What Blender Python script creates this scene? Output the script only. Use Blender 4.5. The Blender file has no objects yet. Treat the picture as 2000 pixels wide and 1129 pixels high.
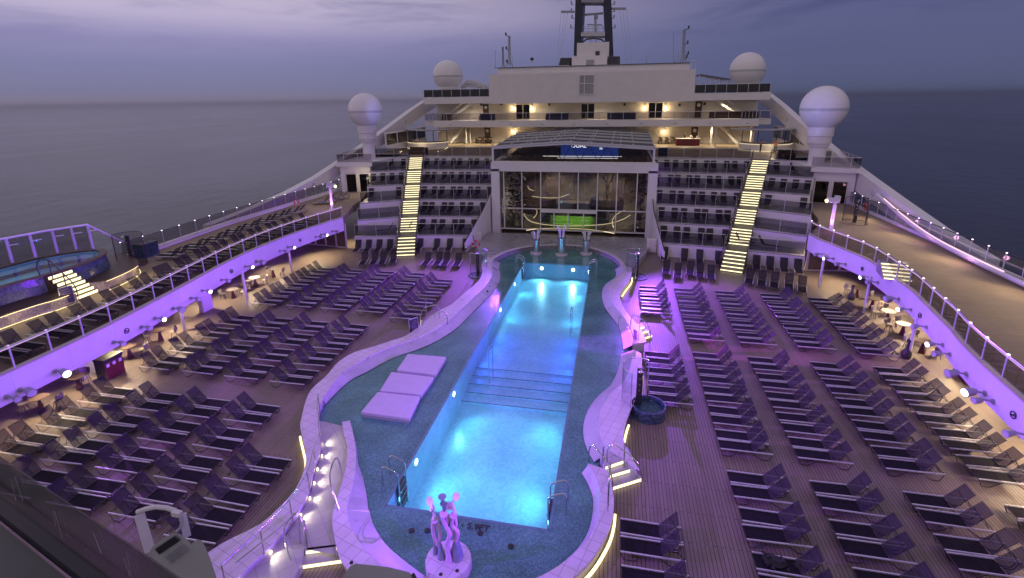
import bpy, bmesh, math, random
from mathutils import Vector, Matrix
random.seed(7)
S = bpy.context.scene
COL = S.collection
PI = math.pi
rad = math.radians

# ------------------------------------------------------------------ camera model (real-world metres, camera 14.3 m above the pool deck)
CAMH = 14.3
RV = (Vector((0.9798290719744688, 0.19931454065733342, -0.014446577318078193)),
      Vector((-0.039029439512541925, 0.26176525700810216, 0.9643420830155753)),
      Vector((-0.1959890113373397, 0.9443265664514784, -0.26426434365796253)))
FPX = 982.5453

def ray(x, y):
    return RV[0] * (x - 1000.0) - RV[1] * (y - 462.5) + RV[2] * FPX

def G(x, y, z=0.0):
    """point of the horizontal plane z seen at photo pixel x, y"""
    d = ray(x, y)
    p = d * ((z - CAMH) / d.z)
    return Vector((p.x, p.y, z))

def AY(x, y, Y):
    d = ray(x, y) * 1.0
    d = d * (Y / d.y)
    return Vector((d.x, Y, d.z + CAMH))

# ------------------------------------------------------------------ mesh building
class MB:
    def __init__(self):
        self.v = []; self.f = []
    def add(self, vs, fs):
        o = len(self.v)
        self.v += [tuple(p) for p in vs]
        self.f += [tuple(i + o for i in f) for f in fs]
        return self
    def box(self, c, s, rz=0.0, M=None):
        x, y, z = s[0] / 2, s[1] / 2, s[2] / 2
        P = [Vector((a * x, b * y, d * z)) for d in (-1, 1) for a, b in ((-1, -1), (1, -1), (1, 1), (-1, 1))]
        R = M if M is not None else Matrix.Rotation(rz, 3, 'Z')
        P = [R @ p + Vector(c) for p in P]
        return self.add(P, [(3, 2, 1, 0), (4, 5, 6, 7), (0, 1, 5, 4), (1, 2, 6, 5), (2, 3, 7, 6), (3, 0, 4, 7)])
    def bar(self, a, b, w, h):
        """rectangular bar from a to b, w sideways, h upwards"""
        a = Vector(a); b = Vector(b); d = b - a
        L = d.length
        if L < 1e-6: return self
        d.normalize()
        up = Vector((0, 0, 1)) if abs(d.z) < .99 else Vector((0, 1, 0))
        s = d.cross(up).normalized(); u = s.cross(d).normalized()
        M = Matrix((d, s, u)).transposed()
        return self.box((a + b) / 2, (L, w, h), M=M)
    def tube(self, pts, r, n=6, closed=False, caps=True):
        P = [Vector(p) for p in pts]
        m = len(P); rings = []
        prev = None
        for i in range(m):
            if closed: t = P[(i + 1) % m] - P[i - 1]
            elif i == 0: t = P[1] - P[0]
            elif i == m - 1: t = P[-1] - P[-2]
            else: t = (P[i + 1] - P[i]).normalized() + (P[i] - P[i - 1]).normalized()
            if t.length < 1e-9: t = Vector((0, 0, 1))
            t.normalize()
            if prev is None:
                a = Vector((0, 0, 1)) if abs(t.z) < .9 else Vector((1, 0, 0))
                u = t.cross(a).normalized()
            else:
                u = (prev - t * prev.dot(t))
                u = u.normalized() if u.length > 1e-6 else t.orthogonal().normalized()
            prev = u
            w = t.cross(u)
            rr = r[i] if isinstance(r, (list, tuple)) else r
            rings.append([P[i] + (u * math.cos(2 * PI * k / n) + w * math.sin(2 * PI * k / n)) * rr for k in range(n)])
        vs = [p for R in rings for p in R]; fs = []
        for i in range(m if closed else m - 1):
            j = (i + 1) % m
            for k in range(n):
                fs.append((i * n + k, i * n + (k + 1) % n, j * n + (k + 1) % n, j * n + k))
        if caps and not closed:
            fs.append(tuple(range(n - 1, -1, -1))); fs.append(tuple((m - 1) * n + k for k in range(n)))
        return self.add(vs, fs)
    def lathe(self, c, prof, n=24, a0=0.0, a1=2 * PI):
        c = Vector(c); full = abs(a1 - a0 - 2 * PI) < 1e-6
        m = n if full else n + 1
        vs = [c + Vector((r * math.cos(a0 + (a1 - a0) * k / n), r * math.sin(a0 + (a1 - a0) * k / n), z)) for r, z in prof for k in range(m)]
        fs = []
        for i in range(len(prof) - 1):
            for k in range(n):
                k2 = (k + 1) % m
                fs.append((i * m + k, i * m + k2, (i + 1) * m + k2, (i + 1) * m + k))
        return self.add(vs, fs)
    def prism(self, poly, z0, z1):
        n = len(poly)
        area = sum(poly[i][0] * poly[(i + 1) % n][1] - poly[(i + 1) % n][0] * poly[i][1] for i in range(n))
        if area < 0: poly = list(poly)[::-1]
        zt = z1 if isinstance(z1, (list, tuple)) else [z1] * n
        vs = [(p[0], p[1], z0) for p in poly] + [(p[0], p[1], zt[i]) for i, p in enumerate(poly)]
        return self.add(vs, [tuple(range(n - 1, -1, -1)), tuple(range(n, 2 * n))] + [(i, (i + 1) % n, n + (i + 1) % n, n + i) for i in range(n)])
    def sheet(self, poly, z):
        n = len(poly)
        area = sum(poly[i][0] * poly[(i + 1) % n][1] - poly[(i + 1) % n][0] * poly[i][1] for i in range(n))
        if area < 0: poly = list(poly)[::-1]
        return self.add([(p[0], p[1], z) for p in poly], [tuple(range(n))])
    def quadstrip(self, A, B):
        n = len(A)
        return self.add(list(A) + list(B), [(i, i + 1, n + i + 1, n + i) for i in range(n - 1)])
    def band(self, A, B, z0, z1):
        """solid strip between the plan polylines A and B, from z0 to z1"""
        n = len(A)
        q = [(p[0], p[1], z) for P in (A, B) for z in (z1, z0) for p in P]
        f = []
        for i in range(n - 1):
            f.append((i, i + 1, 2 * n + i + 1, 2 * n + i))            # top
            f.append((n + i + 1, n + i, 3 * n + i, 3 * n + i + 1))    # bottom
            f.append((i + 1, i, n + i, n + i + 1))                    # side A
            f.append((2 * n + i, 2 * n + i + 1, 3 * n + i + 1, 3 * n + i))
        f.append((0, 2 * n, 3 * n, n)); f.append((n - 1, 2 * n - 1, 4 * n - 1, 3 * n - 1))
        return self.add(q, f)
    def wall(self, pts, z0, z1, t=0.1):
        """upright wall of thickness t along plan polyline pts"""
        A, B = offset(pts, t / 2), offset(pts, -t / 2)
        return self.band(A, B, z0, z1)
    def mesh(self, name, mat, smooth=False, sharp=40):
        me = bpy.data.meshes.new(name)
        me.from_pydata(self.v, [], self.f)
        me.validate()
        bm = bmesh.new(); bm.from_mesh(me)
        bmesh.ops.recalc_face_normals(bm, faces=bm.faces)
        if smooth:
            for f in bm.faces: f.smooth = True
            ca = rad(sharp)
            for e in bm.edges:
                if len(e.link_faces) == 2 and e.calc_face_angle(0) > ca: e.smooth = False
        bm.to_mesh(me); bm.free()
        if mat: me.materials.append(mat)
        return me
    def build(self, name, mat, parent=None, smooth=False, loc=None, sharp=40):
        o = bpy.data.objects.new(name, self.mesh(name, mat, smooth, sharp))
        COL.objects.link(o)
        if loc is not None: o.location = loc
        if parent is not None: o.parent = parent
        return o

def offset(pts, d):
    P = [Vector((p[0], p[1])) for p in pts]; out = []
    for i in range(len(P)):
        a = (P[i] - P[i - 1]) if i > 0 else (P[1] - P[0])
        b = (P[i + 1] - P[i]) if i < len(P) - 1 else (P[-1] - P[-2])
        a = a.normalized(); b = b.normalized()
        n = Vector((-(a + b).y, (a + b).x))
        n = n.normalized() if n.length > 1e-6 else Vector((-a.y, a.x))
        k = max(.5, n.dot(Vector((-a.y, a.x))))
        out.append(P[i] + n * (d / k))
    return out

def smooth_line(pts, step=.5):
    """Catmull-Rom through pts, resampled"""
    P = [Vector(p) for p in pts]
    D = []
    for i in range(len(P) - 1):
        p0 = P[max(i - 1, 0)]; p1 = P[i]; p2 = P[i + 1]; p3 = P[min(i + 2, len(P) - 1)]
        m = max(2, int((p2 - p1).length / step * 2))
        for k in range(m):
            t = k / m
            D.append(.5 * ((2 * p1) + (p2 - p0) * t + (2 * p0 - 5 * p1 + 4 * p2 - p3) * t * t + (3 * p1 - p0 - 3 * p2 + p3) * t ** 3))
    D.append(P[-1])
    return D

def resample(pts, n):
    P = [Vector(p) for p in pts]
    L = [0]
    for i in range(1, len(P)): L.append(L[-1] + (P[i] - P[i - 1]).length)
    out = []; j = 0
    for k in range(n):
        s = L[-1] * k / (n - 1)
        while j < len(P) - 2 and L[j + 1] < s: j += 1
        t = (s - L[j]) / max(1e-9, L[j + 1] - L[j])
        out.append(P[j].lerp(P[j + 1], min(1, t)))
    return out

def length(pts):
    return sum((Vector(pts[i + 1]) - Vector(pts[i])).length for i in range(len(pts) - 1))

def tag(o, label=None, cat=None, group=None, kind=None):
    if label: o['label'] = label
    if cat: o['category'] = cat
    if group: o['group'] = group
    if kind: o['kind'] = kind
    return o

def thing(name, label, cat, loc=(0, 0, 0), rz=0.0, group=None):
    o = bpy.data.objects.new(name, None); COL.objects.link(o)
    o.location = loc; o.rotation_euler = (0, 0, rz); o.empty_display_size = .3
    return tag(o, label, cat, group)

def copy_tree(o, parent=None):
    c = o.copy(); COL.objects.link(c)
    c.parent = parent
    for ch in list(o.children): copy_tree(ch, c)
    return c

def dup(o, loc, rz, label=None, group=None):
    c = copy_tree(o)
    c.location = loc; c.rotation_euler = (0, 0, rz)
    if label: c['label'] = label
    if group: c['group'] = group
    return c

ORD = ['first', 'second', 'third', 'fourth', 'fifth', 'sixth', 'seventh', 'eighth', 'ninth', 'tenth', 'eleventh', 'twelfth', 'thirteenth',
       'fourteenth', 'fifteenth', 'sixteenth', 'seventeenth', 'eighteenth', 'nineteenth', 'twentieth', '21st', '22nd', '23rd', '24th', '25th', '26th', '27th', '28th', '29th', '30th', '31st', '32nd', '33rd', '34th']

# ------------------------------------------------------------------ materials
MATS = {}
def newmat(name):
    m = bpy.data.materials.new(name); m.use_nodes = True
    nt = m.node_tree; nt.nodes.clear()
    out = nt.nodes.new('ShaderNodeOutputMaterial')
    MATS[name] = m
    return m, nt, out

def N(nt, t, **kw):
    n = nt.nodes.new(t)
    for k, v in kw.items():
        if k in n.inputs: n.inputs[k].default_value = v
        else: setattr(n, k, v)
    return n

def ramp(nt, stops):
    r = nt.nodes.new('ShaderNodeValToRGB')
    e = r.color_ramp.elements
    while len(e) < len(stops): e.new(.5)
    for i, (p, c) in enumerate(stops):
        e[i].position = p; e[i].color = (*c, 1)
    return r

def bsdf(nt, col=(.5, .5, .5), rough=.5, metal=0.0, spec=.5):
    b = nt.nodes.new('ShaderNodeBsdfPrincipled')
    b.inputs['Base Color'].default_value = (*col, 1)
    b.inputs['Roughness'].default_value = rough
    b.inputs['Metallic'].default_value = metal
    b.inputs['Specular IOR Level'].default_value = spec
    return b

def coords(nt, scale=(1, 1, 1), rot=(0, 0, 0), world=False):
    if world:
        g = nt.nodes.new('ShaderNodeNewGeometry'); src = g.outputs['Position']
    else:
        tc = nt.nodes.new('ShaderNodeTexCoord'); src = tc.outputs['Object']
    mp = nt.nodes.new('ShaderNodeMapping')
    mp.inputs['Scale'].default_value = scale; mp.inputs['Rotation'].default_value = rot
    nt.links.new(src, mp.inputs['Vector'])
    return mp.outputs['Vector']

def M_plain(name, col, rough=.5, metal=0.0, var=.12, scale=3.0, bump=0.0, spec=.5):
    """paint or metal with a little unevenness"""
    m, nt, out = newmat(name)
    b = bsdf(nt, col, rough, metal, spec)
    v = coords(nt, world=True)
    n = N(nt, 'ShaderNodeTexNoise', Scale=scale, Detail=5.0, Roughness=.6)
    nt.links.new(v, n.inputs['Vector'])
    r = ramp(nt, [(.25, tuple(c * (1 - var) for c in col)), (.75, tuple(min(1, c * (1 + var)) for c in col))])
    nt.links.new(n.outputs['Fac'], r.inputs['Fac']); nt.links.new(r.outputs['Color'], b.inputs['Base Color'])
    mr = N(nt, 'ShaderNodeMapRange'); mr.inputs['To Min'].default_value = max(0.02, rough - .1); mr.inputs['To Max'].default_value = min(1, rough + .1)
    nt.links.new(n.outputs['Fac'], mr.inputs['Value']); nt.links.new(mr.outputs['Result'], b.inputs['Roughness'])
    if bump:
        bp = N(nt, 'ShaderNodeBump', Strength=bump, Distance=.02)
        nt.links.new(n.outputs['Fac'], bp.inputs['Height']); nt.links.new(bp.outputs['Normal'], b.inputs['Normal'])
    nt.links.new(b.outputs['BSDF'], out.inputs['Surface'])
    return m

def M_emit(name, col, strength):
    m, nt, out = newmat(name)
    e = N(nt, 'ShaderNodeEmission', Strength=strength); e.inputs['Color'].default_value = (*col, 1)
    nt.links.new(e.outputs['Emission'], out.inputs['Surface'])
    return m

def two_sided_fresnel(nt, ior):
    """same reflection from both faces of a pane"""
    g = nt.nodes.new('ShaderNodeNewGeometry')
    mr = nt.nodes.new('ShaderNodeMapRange'); mr.inputs['To Min'].default_value = ior; mr.inputs['To Max'].default_value = 1 / ior
    nt.links.new(g.outputs['Backfacing'], mr.inputs['Value'])
    f = nt.nodes.new('ShaderNodeFresnel'); nt.links.new(mr.outputs['Result'], f.inputs['IOR'])
    return f

def M_glass(name, tint, refl=1.0, rough=0.03, base=.04):
    """thin pane: tinted see-through plus a mirror reflection that grows at grazing angles"""
    m, nt, out = newmat(name)
    t = N(nt, 'ShaderNodeBsdfTransparent'); t.inputs['Color'].default_value = (*tint, 1)
    g = N(nt, 'ShaderNodeBsdfGlossy', Roughness=rough)
    lw = two_sided_fresnel(nt, 1.45)
    ml = N(nt, 'ShaderNodeMath', operation='MULTIPLY'); ml.inputs[1].default_value = refl
    mx = N(nt, 'ShaderNodeMixShader')
    nt.links.new(lw.outputs['Fac'], ml.inputs[0]); nt.links.new(ml.outputs[0], mx.inputs[0])
    nt.links.new(t.outputs[0], mx.inputs[1]); nt.links.new(g.outputs[0], mx.inputs[2])
    nt.links.new(mx.outputs[0], out.inputs['Surface'])
    return m

def M_brick(name, c1, c2, mortar, w, h, msize, rough=.5, rot=0.0, bump=.2, offset_=.5, var=.2, wet=0.0, wearscale=.35):
    """boards or tiles of w by h metres with seams; world coordinates so the pattern runs on across pieces"""
    m, nt, out = newmat(name)
    b = bsdf(nt, c1, rough)
    v = coords(nt, rot=(0, 0, rot), world=True)
    br = N(nt, 'ShaderNodeTexBrick')
    br.offset = offset_; br.inputs['Scale'].default_value = 1.0
    br.inputs['Brick Width'].default_value = w; br.inputs['Row Height'].default_value = h
    br.inputs['Mortar Size'].default_value = msize; br.inputs['Mortar Smooth'].default_value = .2
    br.inputs['Color1'].default_value = (*c1, 1); br.inputs['Color2'].default_value = (*c2, 1); br.inputs['Mortar'].default_value = (*mortar, 1)
    nt.links.new(v, br.inputs['Vector'])
    n = N(nt, 'ShaderNodeTexNoise', Scale=wearscale, Detail=7.0, Roughness=.65)
    nt.links.new(v, n.inputs['Vector'])
    r = ramp(nt, [(.25, (1 - var,) * 3), (.7, (1 + var * .4,) * 3)])
    nt.links.new(n.outputs['Fac'], r.inputs['Fac'])
    mx = N(nt, 'ShaderNodeMix', data_type='RGBA', blend_type='MULTIPLY'); mx.inputs[0].default_value = 1
    nt.links.new(br.outputs['Color'], mx.inputs[6]); nt.links.new(r.outputs['Color'], mx.inputs[7])
    nt.links.new(mx.outputs[2], b.inputs['Base Color'])
    mr = N(nt, 'ShaderNodeMapRange'); mr.inputs['To Min'].default_value = max(.05, rough - .22 - wet); mr.inputs['To Max'].default_value = min(1, rough + .15)
    nt.links.new(n.outputs['Fac'], mr.inputs['Value']); nt.links.new(mr.outputs['Result'], b.inputs['Roughness'])
    bp = N(nt, 'ShaderNodeBump', Strength=bump, Distance=.01)
    bp.invert = True
    nt.links.new(br.outputs['Fac'], bp.inputs['Height']); nt.links.new(bp.outputs['Normal'], b.inputs['Normal'])
    nt.links.new(b.outputs['BSDF'], out.inputs['Surface'])
    return m

def M_mosaic(name, cols, scale, rough=.3, bump=.15, patch=.25):
    """small glass mosaic: one flat colour per chip"""
    m, nt, out = newmat(name)
    b = bsdf(nt, cols[0], rough)
    v = coords(nt, world=True)
    vo = N(nt, 'ShaderNodeTexVoronoi', Scale=scale, Randomness=.35, distance='CHEBYCHEV')
    nt.links.new(v, vo.inputs['Vector'])
    k = len(cols)
    r = ramp(nt, [(i / k, c) for i, c in enumerate(cols)]); r.color_ramp.interpolation = 'CONSTANT'
    sp = N(nt, 'ShaderNodeSeparateColor'); nt.links.new(vo.outputs['Color'], sp.inputs[0]); nt.links.new(sp.outputs[0], r.inputs['Fac'])
    n = N(nt, 'ShaderNodeTexNoise', Scale=.6, Detail=6.0); nt.links.new(v, n.inputs['Vector'])
    r2 = ramp(nt, [(.3, (1 - patch,) * 3), (.7, (1 + patch,) * 3)]); nt.links.new(n.outputs['Fac'], r2.inputs['Fac'])
    mx = N(nt, 'ShaderNodeMix', data_type='RGBA', blend_type='MULTIPLY'); mx.inputs[0].default_value = 1
    nt.links.new(r.outputs['Color'], mx.inputs[6]); nt.links.new(r2.outputs['Color'], mx.inputs[7])
    nt.links.new(mx.outputs[2], b.inputs['Base Color'])
    bp = N(nt, 'ShaderNodeBump', Strength=bump, Distance=.01)
    nt.links.new(sp.outputs[1], bp.inputs['Height']); nt.links.new(bp.outputs['Normal'], b.inputs['Normal'])
    nt.links.new(b.outputs['BSDF'], out.inputs['Surface'])
    return m

def M_water(name, tint, scale=2.2, strength=.12, rough=.04, ior=1.33):
    m, nt, out = newmat(name)
    v = coords(nt, world=True)
    n = N(nt, 'ShaderNodeTexNoise', Scale=scale, Detail=4.0, Roughness=.55, Distortion=.6)
    nt.links.new(v, n.inputs['Vector'])
    bp = N(nt, 'ShaderNodeBump', Strength=strength, Distance=.1)
    nt.links.new(n.outputs['Fac'], bp.inputs['Height'])
    t = N(nt, 'ShaderNodeBsdfTransparent'); t.inputs['Color'].default_value = (*tint, 1)
    g = N(nt, 'ShaderNodeBsdfGlossy', Roughness=rough)
    fr = two_sided_fresnel(nt, ior)
    nt.links.new(bp.outputs['Normal'], g.inputs['Normal']); nt.links.new(bp.outputs['Normal'], fr.inputs['Normal'])
    mx = N(nt, 'ShaderNodeMixShader')
    nt.links.new(fr.outputs['Fac'], mx.inputs[0]); nt.links.new(t.outputs[0], mx.inputs[1]); nt.links.new(g.outputs[0], mx.inputs[2])
    nt.links.new(mx.outputs[0], out.inputs['Surface'])
    return m

def M_sling(name, col, holes=.22):
    """woven mesh fabric, partly see-through"""
    m, nt, out = newmat(name)
    b = bsdf(nt, col, .7, 0.0, .12)
    v = coords(nt, world=True)
    n = N(nt, 'ShaderNodeTexNoise', Scale=9.0, Detail=3.0); nt.links.new(v, n.inputs['Vector'])
    r = ramp(nt, [(.3, tuple(c * .75 for c in col)), (.7, tuple(c * 1.25 for c in col))]); nt.links.new(n.outputs['Fac'], r.inputs['Fac'])
    nt.links.new(r.outputs['Color'], b.inputs['Base Color'])
    t = N(nt, 'ShaderNodeBsdfTransparent')
    mx = N(nt, 'ShaderNodeMixShader'); mx.inputs[0].default_value = holes
    nt.links.new(b.outputs['BSDF'], mx.inputs[1]); nt.links.new(t.outputs[0], mx.inputs[2])
    nt.links.new(mx.outputs[0], out.inputs['Surface'])
    return m

white = M_plain('white_paint', (.74, .72, .72), .45, var=.06, scale=.7)
fascia_white = M_brick('fascia_plates', (.74, .72, .72), (.71, .69, .70), (.60, .58, .59), 900.0, 2.4, .012, .45, rot=0.0, bump=.1, var=.12, offset_=0.0, wearscale=.5)
white_gloss = M_plain('radome_white', (.78, .77, .78), .3, var=.03, scale=.5)
cream = M_plain('cream_wall_paint', (.70, .66, .60), .5, var=.06, scale=.8)
greypaint = M_plain('grey_paint', (.33, .34, .37), .5, var=.1)
lightgrey = M_plain('light_grey_paint', (.52, .53, .55), .45, var=.08)
darkpaint = M_plain('dark_paint', (.035, .035, .045), .4, var=.25)
navy = M_plain('funnel_navy_paint', (.012, .016, .04), .4, var=.2)
chrome = M_plain('polished_steel', (.62, .62, .65), .2, 1.0, var=.08, scale=6)
alu = M_plain('aluminium_tube', (.68, .67, .70), .30, .35, var=.1, scale=5)
darkmetal = M_plain('dark_grey_metal', (.055, .05, .055), .4, .5, var=.2)
sling = M_sling('charcoal_mesh_fabric', (.014, .012, .018), .12)
slingback = M_sling('charcoal_back_fabric', (.020, .017, .025), .22)
teak = M_brick('teak_deck_boards', (.235, .185, .15), (.20, .155, .125), (.045, .037, .033), 2.6, .13, .012, .5, rot=PI / 2, var=.3)
prom = M_brick('beige_promenade_boards', (.33, .265, .195), (.29, .23, .17), (.10, .08, .06), 1.6, .12, .008, .8, rot=PI / 2 * 0, var=.25)
terrtile = M_brick('grey_terrace_tiles', (.34, .33, .34), (.30, .29, .31), (.2, .19, .2), .6, .6, .008, .32, var=.3, offset_=0.0)
pathtile = M_brick('pale_path_tiles', (.42, .40, .41), (.37, .355, .37), (.24, .22, .24), .55, .55, .008, .38, rot=PI / 4, var=.25, offset_=0.0, bump=.35)
coping = M_brick('pale_coping_tiles', (.62, .57, .61), (.56, .51, .55), (.33, .29, .33), .42, .42, .010, .35, rot=.3, var=.18, offset_=0.0)
apron = M_plain('smooth_grey_apron', (.42, .42, .44), .3, var=.15, scale=1.2)
teal = M_mosaic('teal_shelf_mosaic', [(.09, .20, .17), (.13, .28, .24), (.10, .24, .20), (.16, .33, .28), (.11, .25, .21)], 20.0, .25)
bluemosaic = M_mosaic('blue_tub_mosaic', [(.03, .055, .085), (.055, .09, .14), (.04, .07, .11), (.08, .12, .18)], 14.0, .25)
beigemosaic = M_mosaic('beige_pebble_mosaic', [(.30, .26, .20), (.22, .19, .15), (.38, .34, .27), (.27, .24, .19)], 16.0, .4)
pooltile = M_mosaic('pale_blue_pool_tiles', [(.25, .48, .60), (.28, .52, .64), (.23, .45, .58), (.265, .50, .62)], 8.0, .3, patch=.12)
greentile = M_mosaic('green_step_tiles', [(.25, .5, .12), (.32, .6, .16), (.28, .55, .14)], 9.0, .3)
poolwater = M_water('pool_water', (.84, .95, .98), 2.0, .16)
def M_deepwater(name, tint, scale, strength):
    """rippled surface that bends the view of the tiles below"""
    m, nt, out = newmat(name)
    v = coords(nt, world=True)
    n = N(nt, 'ShaderNodeTexNoise', Scale=scale, Detail=5.0, Roughness=.55, Distortion=.8); nt.links.new(v, n.inputs['Vector'])
    bp = N(nt, 'ShaderNodeBump', Strength=strength, Distance=.12); nt.links.new(n.outputs['Fac'], bp.inputs['Height'])
    t = N(nt, 'ShaderNodeBsdfRefraction', Roughness=0.0, IOR=1.33); t.inputs['Color'].default_value = (*tint, 1)
    g = N(nt, 'ShaderNodeBsdfGlossy', Roughness=.03)
    fr = two_sided_fresnel(nt, 1.33)
    for q in (t, g, fr): nt.links.new(bp.outputs['Normal'], q.inputs['Normal'])
    mx = N(nt, 'ShaderNodeMixShader')
    nt.links.new(fr.outputs['Fac'], mx.inputs[0]); nt.links.new(t.outputs[0], mx.inputs[1]); nt.links.new(g.outputs[0], mx.inputs[2])
    nt.links.new(mx.outputs[0], out.inputs['Surface'])
    return m
deepwater = M_deepwater('deep_pool_water', (.86, .96, .99), 1.5, .35)
stillwater = M_water('tub_water', (.72, .88, .92), 1.6, .10)
glass_smoke = M_glass('smoked_rail_glass', (.74, .72, .75), .7)
glass_terrace = M_glass('dark_terrace_glass', (.60, .60, .63), .6)
ledsoft = M_emit('soft_led_strip', (1.0, .84, .52), 1.3)
glass_clear = M_glass('clear_shower_glass', (.86, .88, .90), 1.3)
glass_front = M_glass('dark_front_glass', (.72, .71, .69), 1.0, .01)
glass_black = M_glass('dark_window_glass', (.12, .13, .16), 1.3, .02)
led = M_emit('warm_led_strip', (1.0, .80, .38), 2.6)
ledstep = M_emit('warm_led_riser', (1.0, .86, .50), 2.0)
stairtread = M_plain('dark_stair_tread', (.085, .075, .06), .5, var=.2)
doorpane = M_plain('brown_door_glass', (.16, .12, .085), .12, var=.3, scale=1.5)
ledwhite = M_emit('white_lamp_face', (.95, .86, 1.0), 5.0)
ledpost = M_emit('post_lamp_face', (1.0, .82, .95), 4.0)
ledpink = M_emit('pink_led_tube', (1.0, .60, .80), 1.6)
ledlilac = M_emit('lilac_led_tube', (.75, .45, 1.0), 1.1)
lampwarm = M_emit('warm_lamp_face', (1.0, .80, .45), 7.0)
lampyellow = M_emit('yellow_lamp_face', (1.0, .85, .30), 5.0)
screenblue = M_emit('blue_screen', (.03, .07, .42), .42)
poollampface = M_emit('pool_lamp_face', (.75, .95, 1.0), 6.0)
redwood = M_plain('red_brown_slats', (.20, .035, .035), .45, var=.25)
redpaint = M_plain('red_ring', (.45, .05, .04), .45, var=.15)
darkwood = M_plain('dark_brown_wood', (.07, .04, .025), .45, var=.3)
tabletop = M_plain('pale_table_top', (.55, .50, .42), .4, var=.12)
tabletop_dark = M_plain('brown_table_top', (.11, .075, .055), .4, var=.2)
maroon = M_plain('maroon_table_base', (.08, .015, .02), .5, var=.2)
chairshell = M_plain('grey_chair_shell', (.25, .22, .19), .45, var=.15)
chairshell_pale = M_plain('pale_chair_shell', (.55, .50, .44), .45, var=.12)
blacktext = M_plain('black_lettering', (.02, .02, .025), .6, var=.1)
padfab = M_plain('white_day_bed_pad', (.50, .46, .56), .6, var=.08, scale=2, bump=.1)
artlilac = M_plain('lilac_sculpture_gloss', (.62, .42, .66), .3, var=.12, scale=4)
artgrey = M_plain('grey_sculpture_gloss', (.20, .26, .33), .35, var=.2, scale=4)
artwhite = M_plain('white_sculpture_gloss', (.74, .74, .78), .3, var=.08, scale=4)
bluefab = M_plain('navy_seat_fabric', (.03, .035, .12), .7, var=.2)
brownfab = M_plain('brown_canvas', (.13, .105, .085), .7, var=.2)
leafmat = M_plain('dark_leaf', (.035, .05, .025), .5, var=.4)
barkmat = M_plain('branch_bark', (.09, .06, .045), .8, var=.3)
skin = M_plain('skin', (.45, .28, .2), .5, var=.05)
clothwhite = M_plain('white_shirt', (.65, .62, .6), .7, var=.08)
clothred = M_plain('dark_red_uniform', (.16, .025, .03), .7, var=.1)
clothblack = M_plain('black_cloth', (.02, .02, .022), .8, var=.2)
haircol = M_plain('dark_hair', (.02, .015, .012), .6, var=.2)
# ------------------------------------------------------------------ render, camera, sky, sun
S.view_settings.view_transform = 'Standard'; S.view_settings.look = 'None'
S.view_settings.exposure = 0.0; S.view_settings.gamma = 1.0
S.cycles.use_denoising = True
S.cycles.max_bounces = 7; S.cycles.diffuse_bounces = 2; S.cycles.glossy_bounces = 3
S.cycles.transparent_max_bounces = 14; S.cycles.transmission_bounces = 2
S.cycles.caustics_reflective = False; S.cycles.caustics_refractive = False
S.cycles.sample_clamp_indirect = 4.0
S.cycles.use_light_tree = True

cd = bpy.data.cameras.new('camera'); cam = bpy.data.objects.new('camera', cd); COL.objects.link(cam)
cd.sensor_width = 36.0; cd.lens = FPX * 36.0 / 2000.0; cd.shift_y = -(564.5 - 462.5) / 2000.0
cd.clip_start = .05; cd.clip_end = 90000
M = Matrix.Identity(4)
for i in range(3):
    M[i][0] = RV[0][i]; M[i][1] = RV[1][i]; M[i][2] = -RV[2][i]
M[2][3] = CAMH
cam.matrix_world = M
S.camera = cam

W = bpy.data.worlds.new('World'); S.world = W; W.use_nodes = True
nt = W.node_tree; nt.nodes.clear()
wo = nt.nodes.new('ShaderNodeOutputWorld')
tc = nt.nodes.new('ShaderNodeTexCoord')
sx = nt.nodes.new('ShaderNodeSeparateXYZ'); nt.links.new(tc.outputs['Generated'], sx.inputs[0])
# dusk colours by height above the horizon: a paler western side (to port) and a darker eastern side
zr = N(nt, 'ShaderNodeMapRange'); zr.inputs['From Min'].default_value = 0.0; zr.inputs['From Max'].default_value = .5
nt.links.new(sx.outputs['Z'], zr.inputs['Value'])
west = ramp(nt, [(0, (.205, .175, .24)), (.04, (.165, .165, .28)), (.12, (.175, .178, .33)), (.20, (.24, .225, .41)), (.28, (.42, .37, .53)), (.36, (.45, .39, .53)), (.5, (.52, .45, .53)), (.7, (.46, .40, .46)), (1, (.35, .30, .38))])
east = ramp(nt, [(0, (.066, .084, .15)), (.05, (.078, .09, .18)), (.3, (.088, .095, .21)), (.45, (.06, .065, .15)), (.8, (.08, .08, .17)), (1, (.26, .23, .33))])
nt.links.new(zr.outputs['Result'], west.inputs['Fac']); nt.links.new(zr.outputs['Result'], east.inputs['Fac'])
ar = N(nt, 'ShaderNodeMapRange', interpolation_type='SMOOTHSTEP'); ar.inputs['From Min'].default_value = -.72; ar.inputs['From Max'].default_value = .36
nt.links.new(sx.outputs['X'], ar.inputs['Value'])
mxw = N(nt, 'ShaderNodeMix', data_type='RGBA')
nt.links.new(ar.outputs['Result'], mxw.inputs[0]); nt.links.new(west.outputs['Color'], mxw.inputs[6]); nt.links.new(east.outputs['Color'], mxw.inputs[7])
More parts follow.
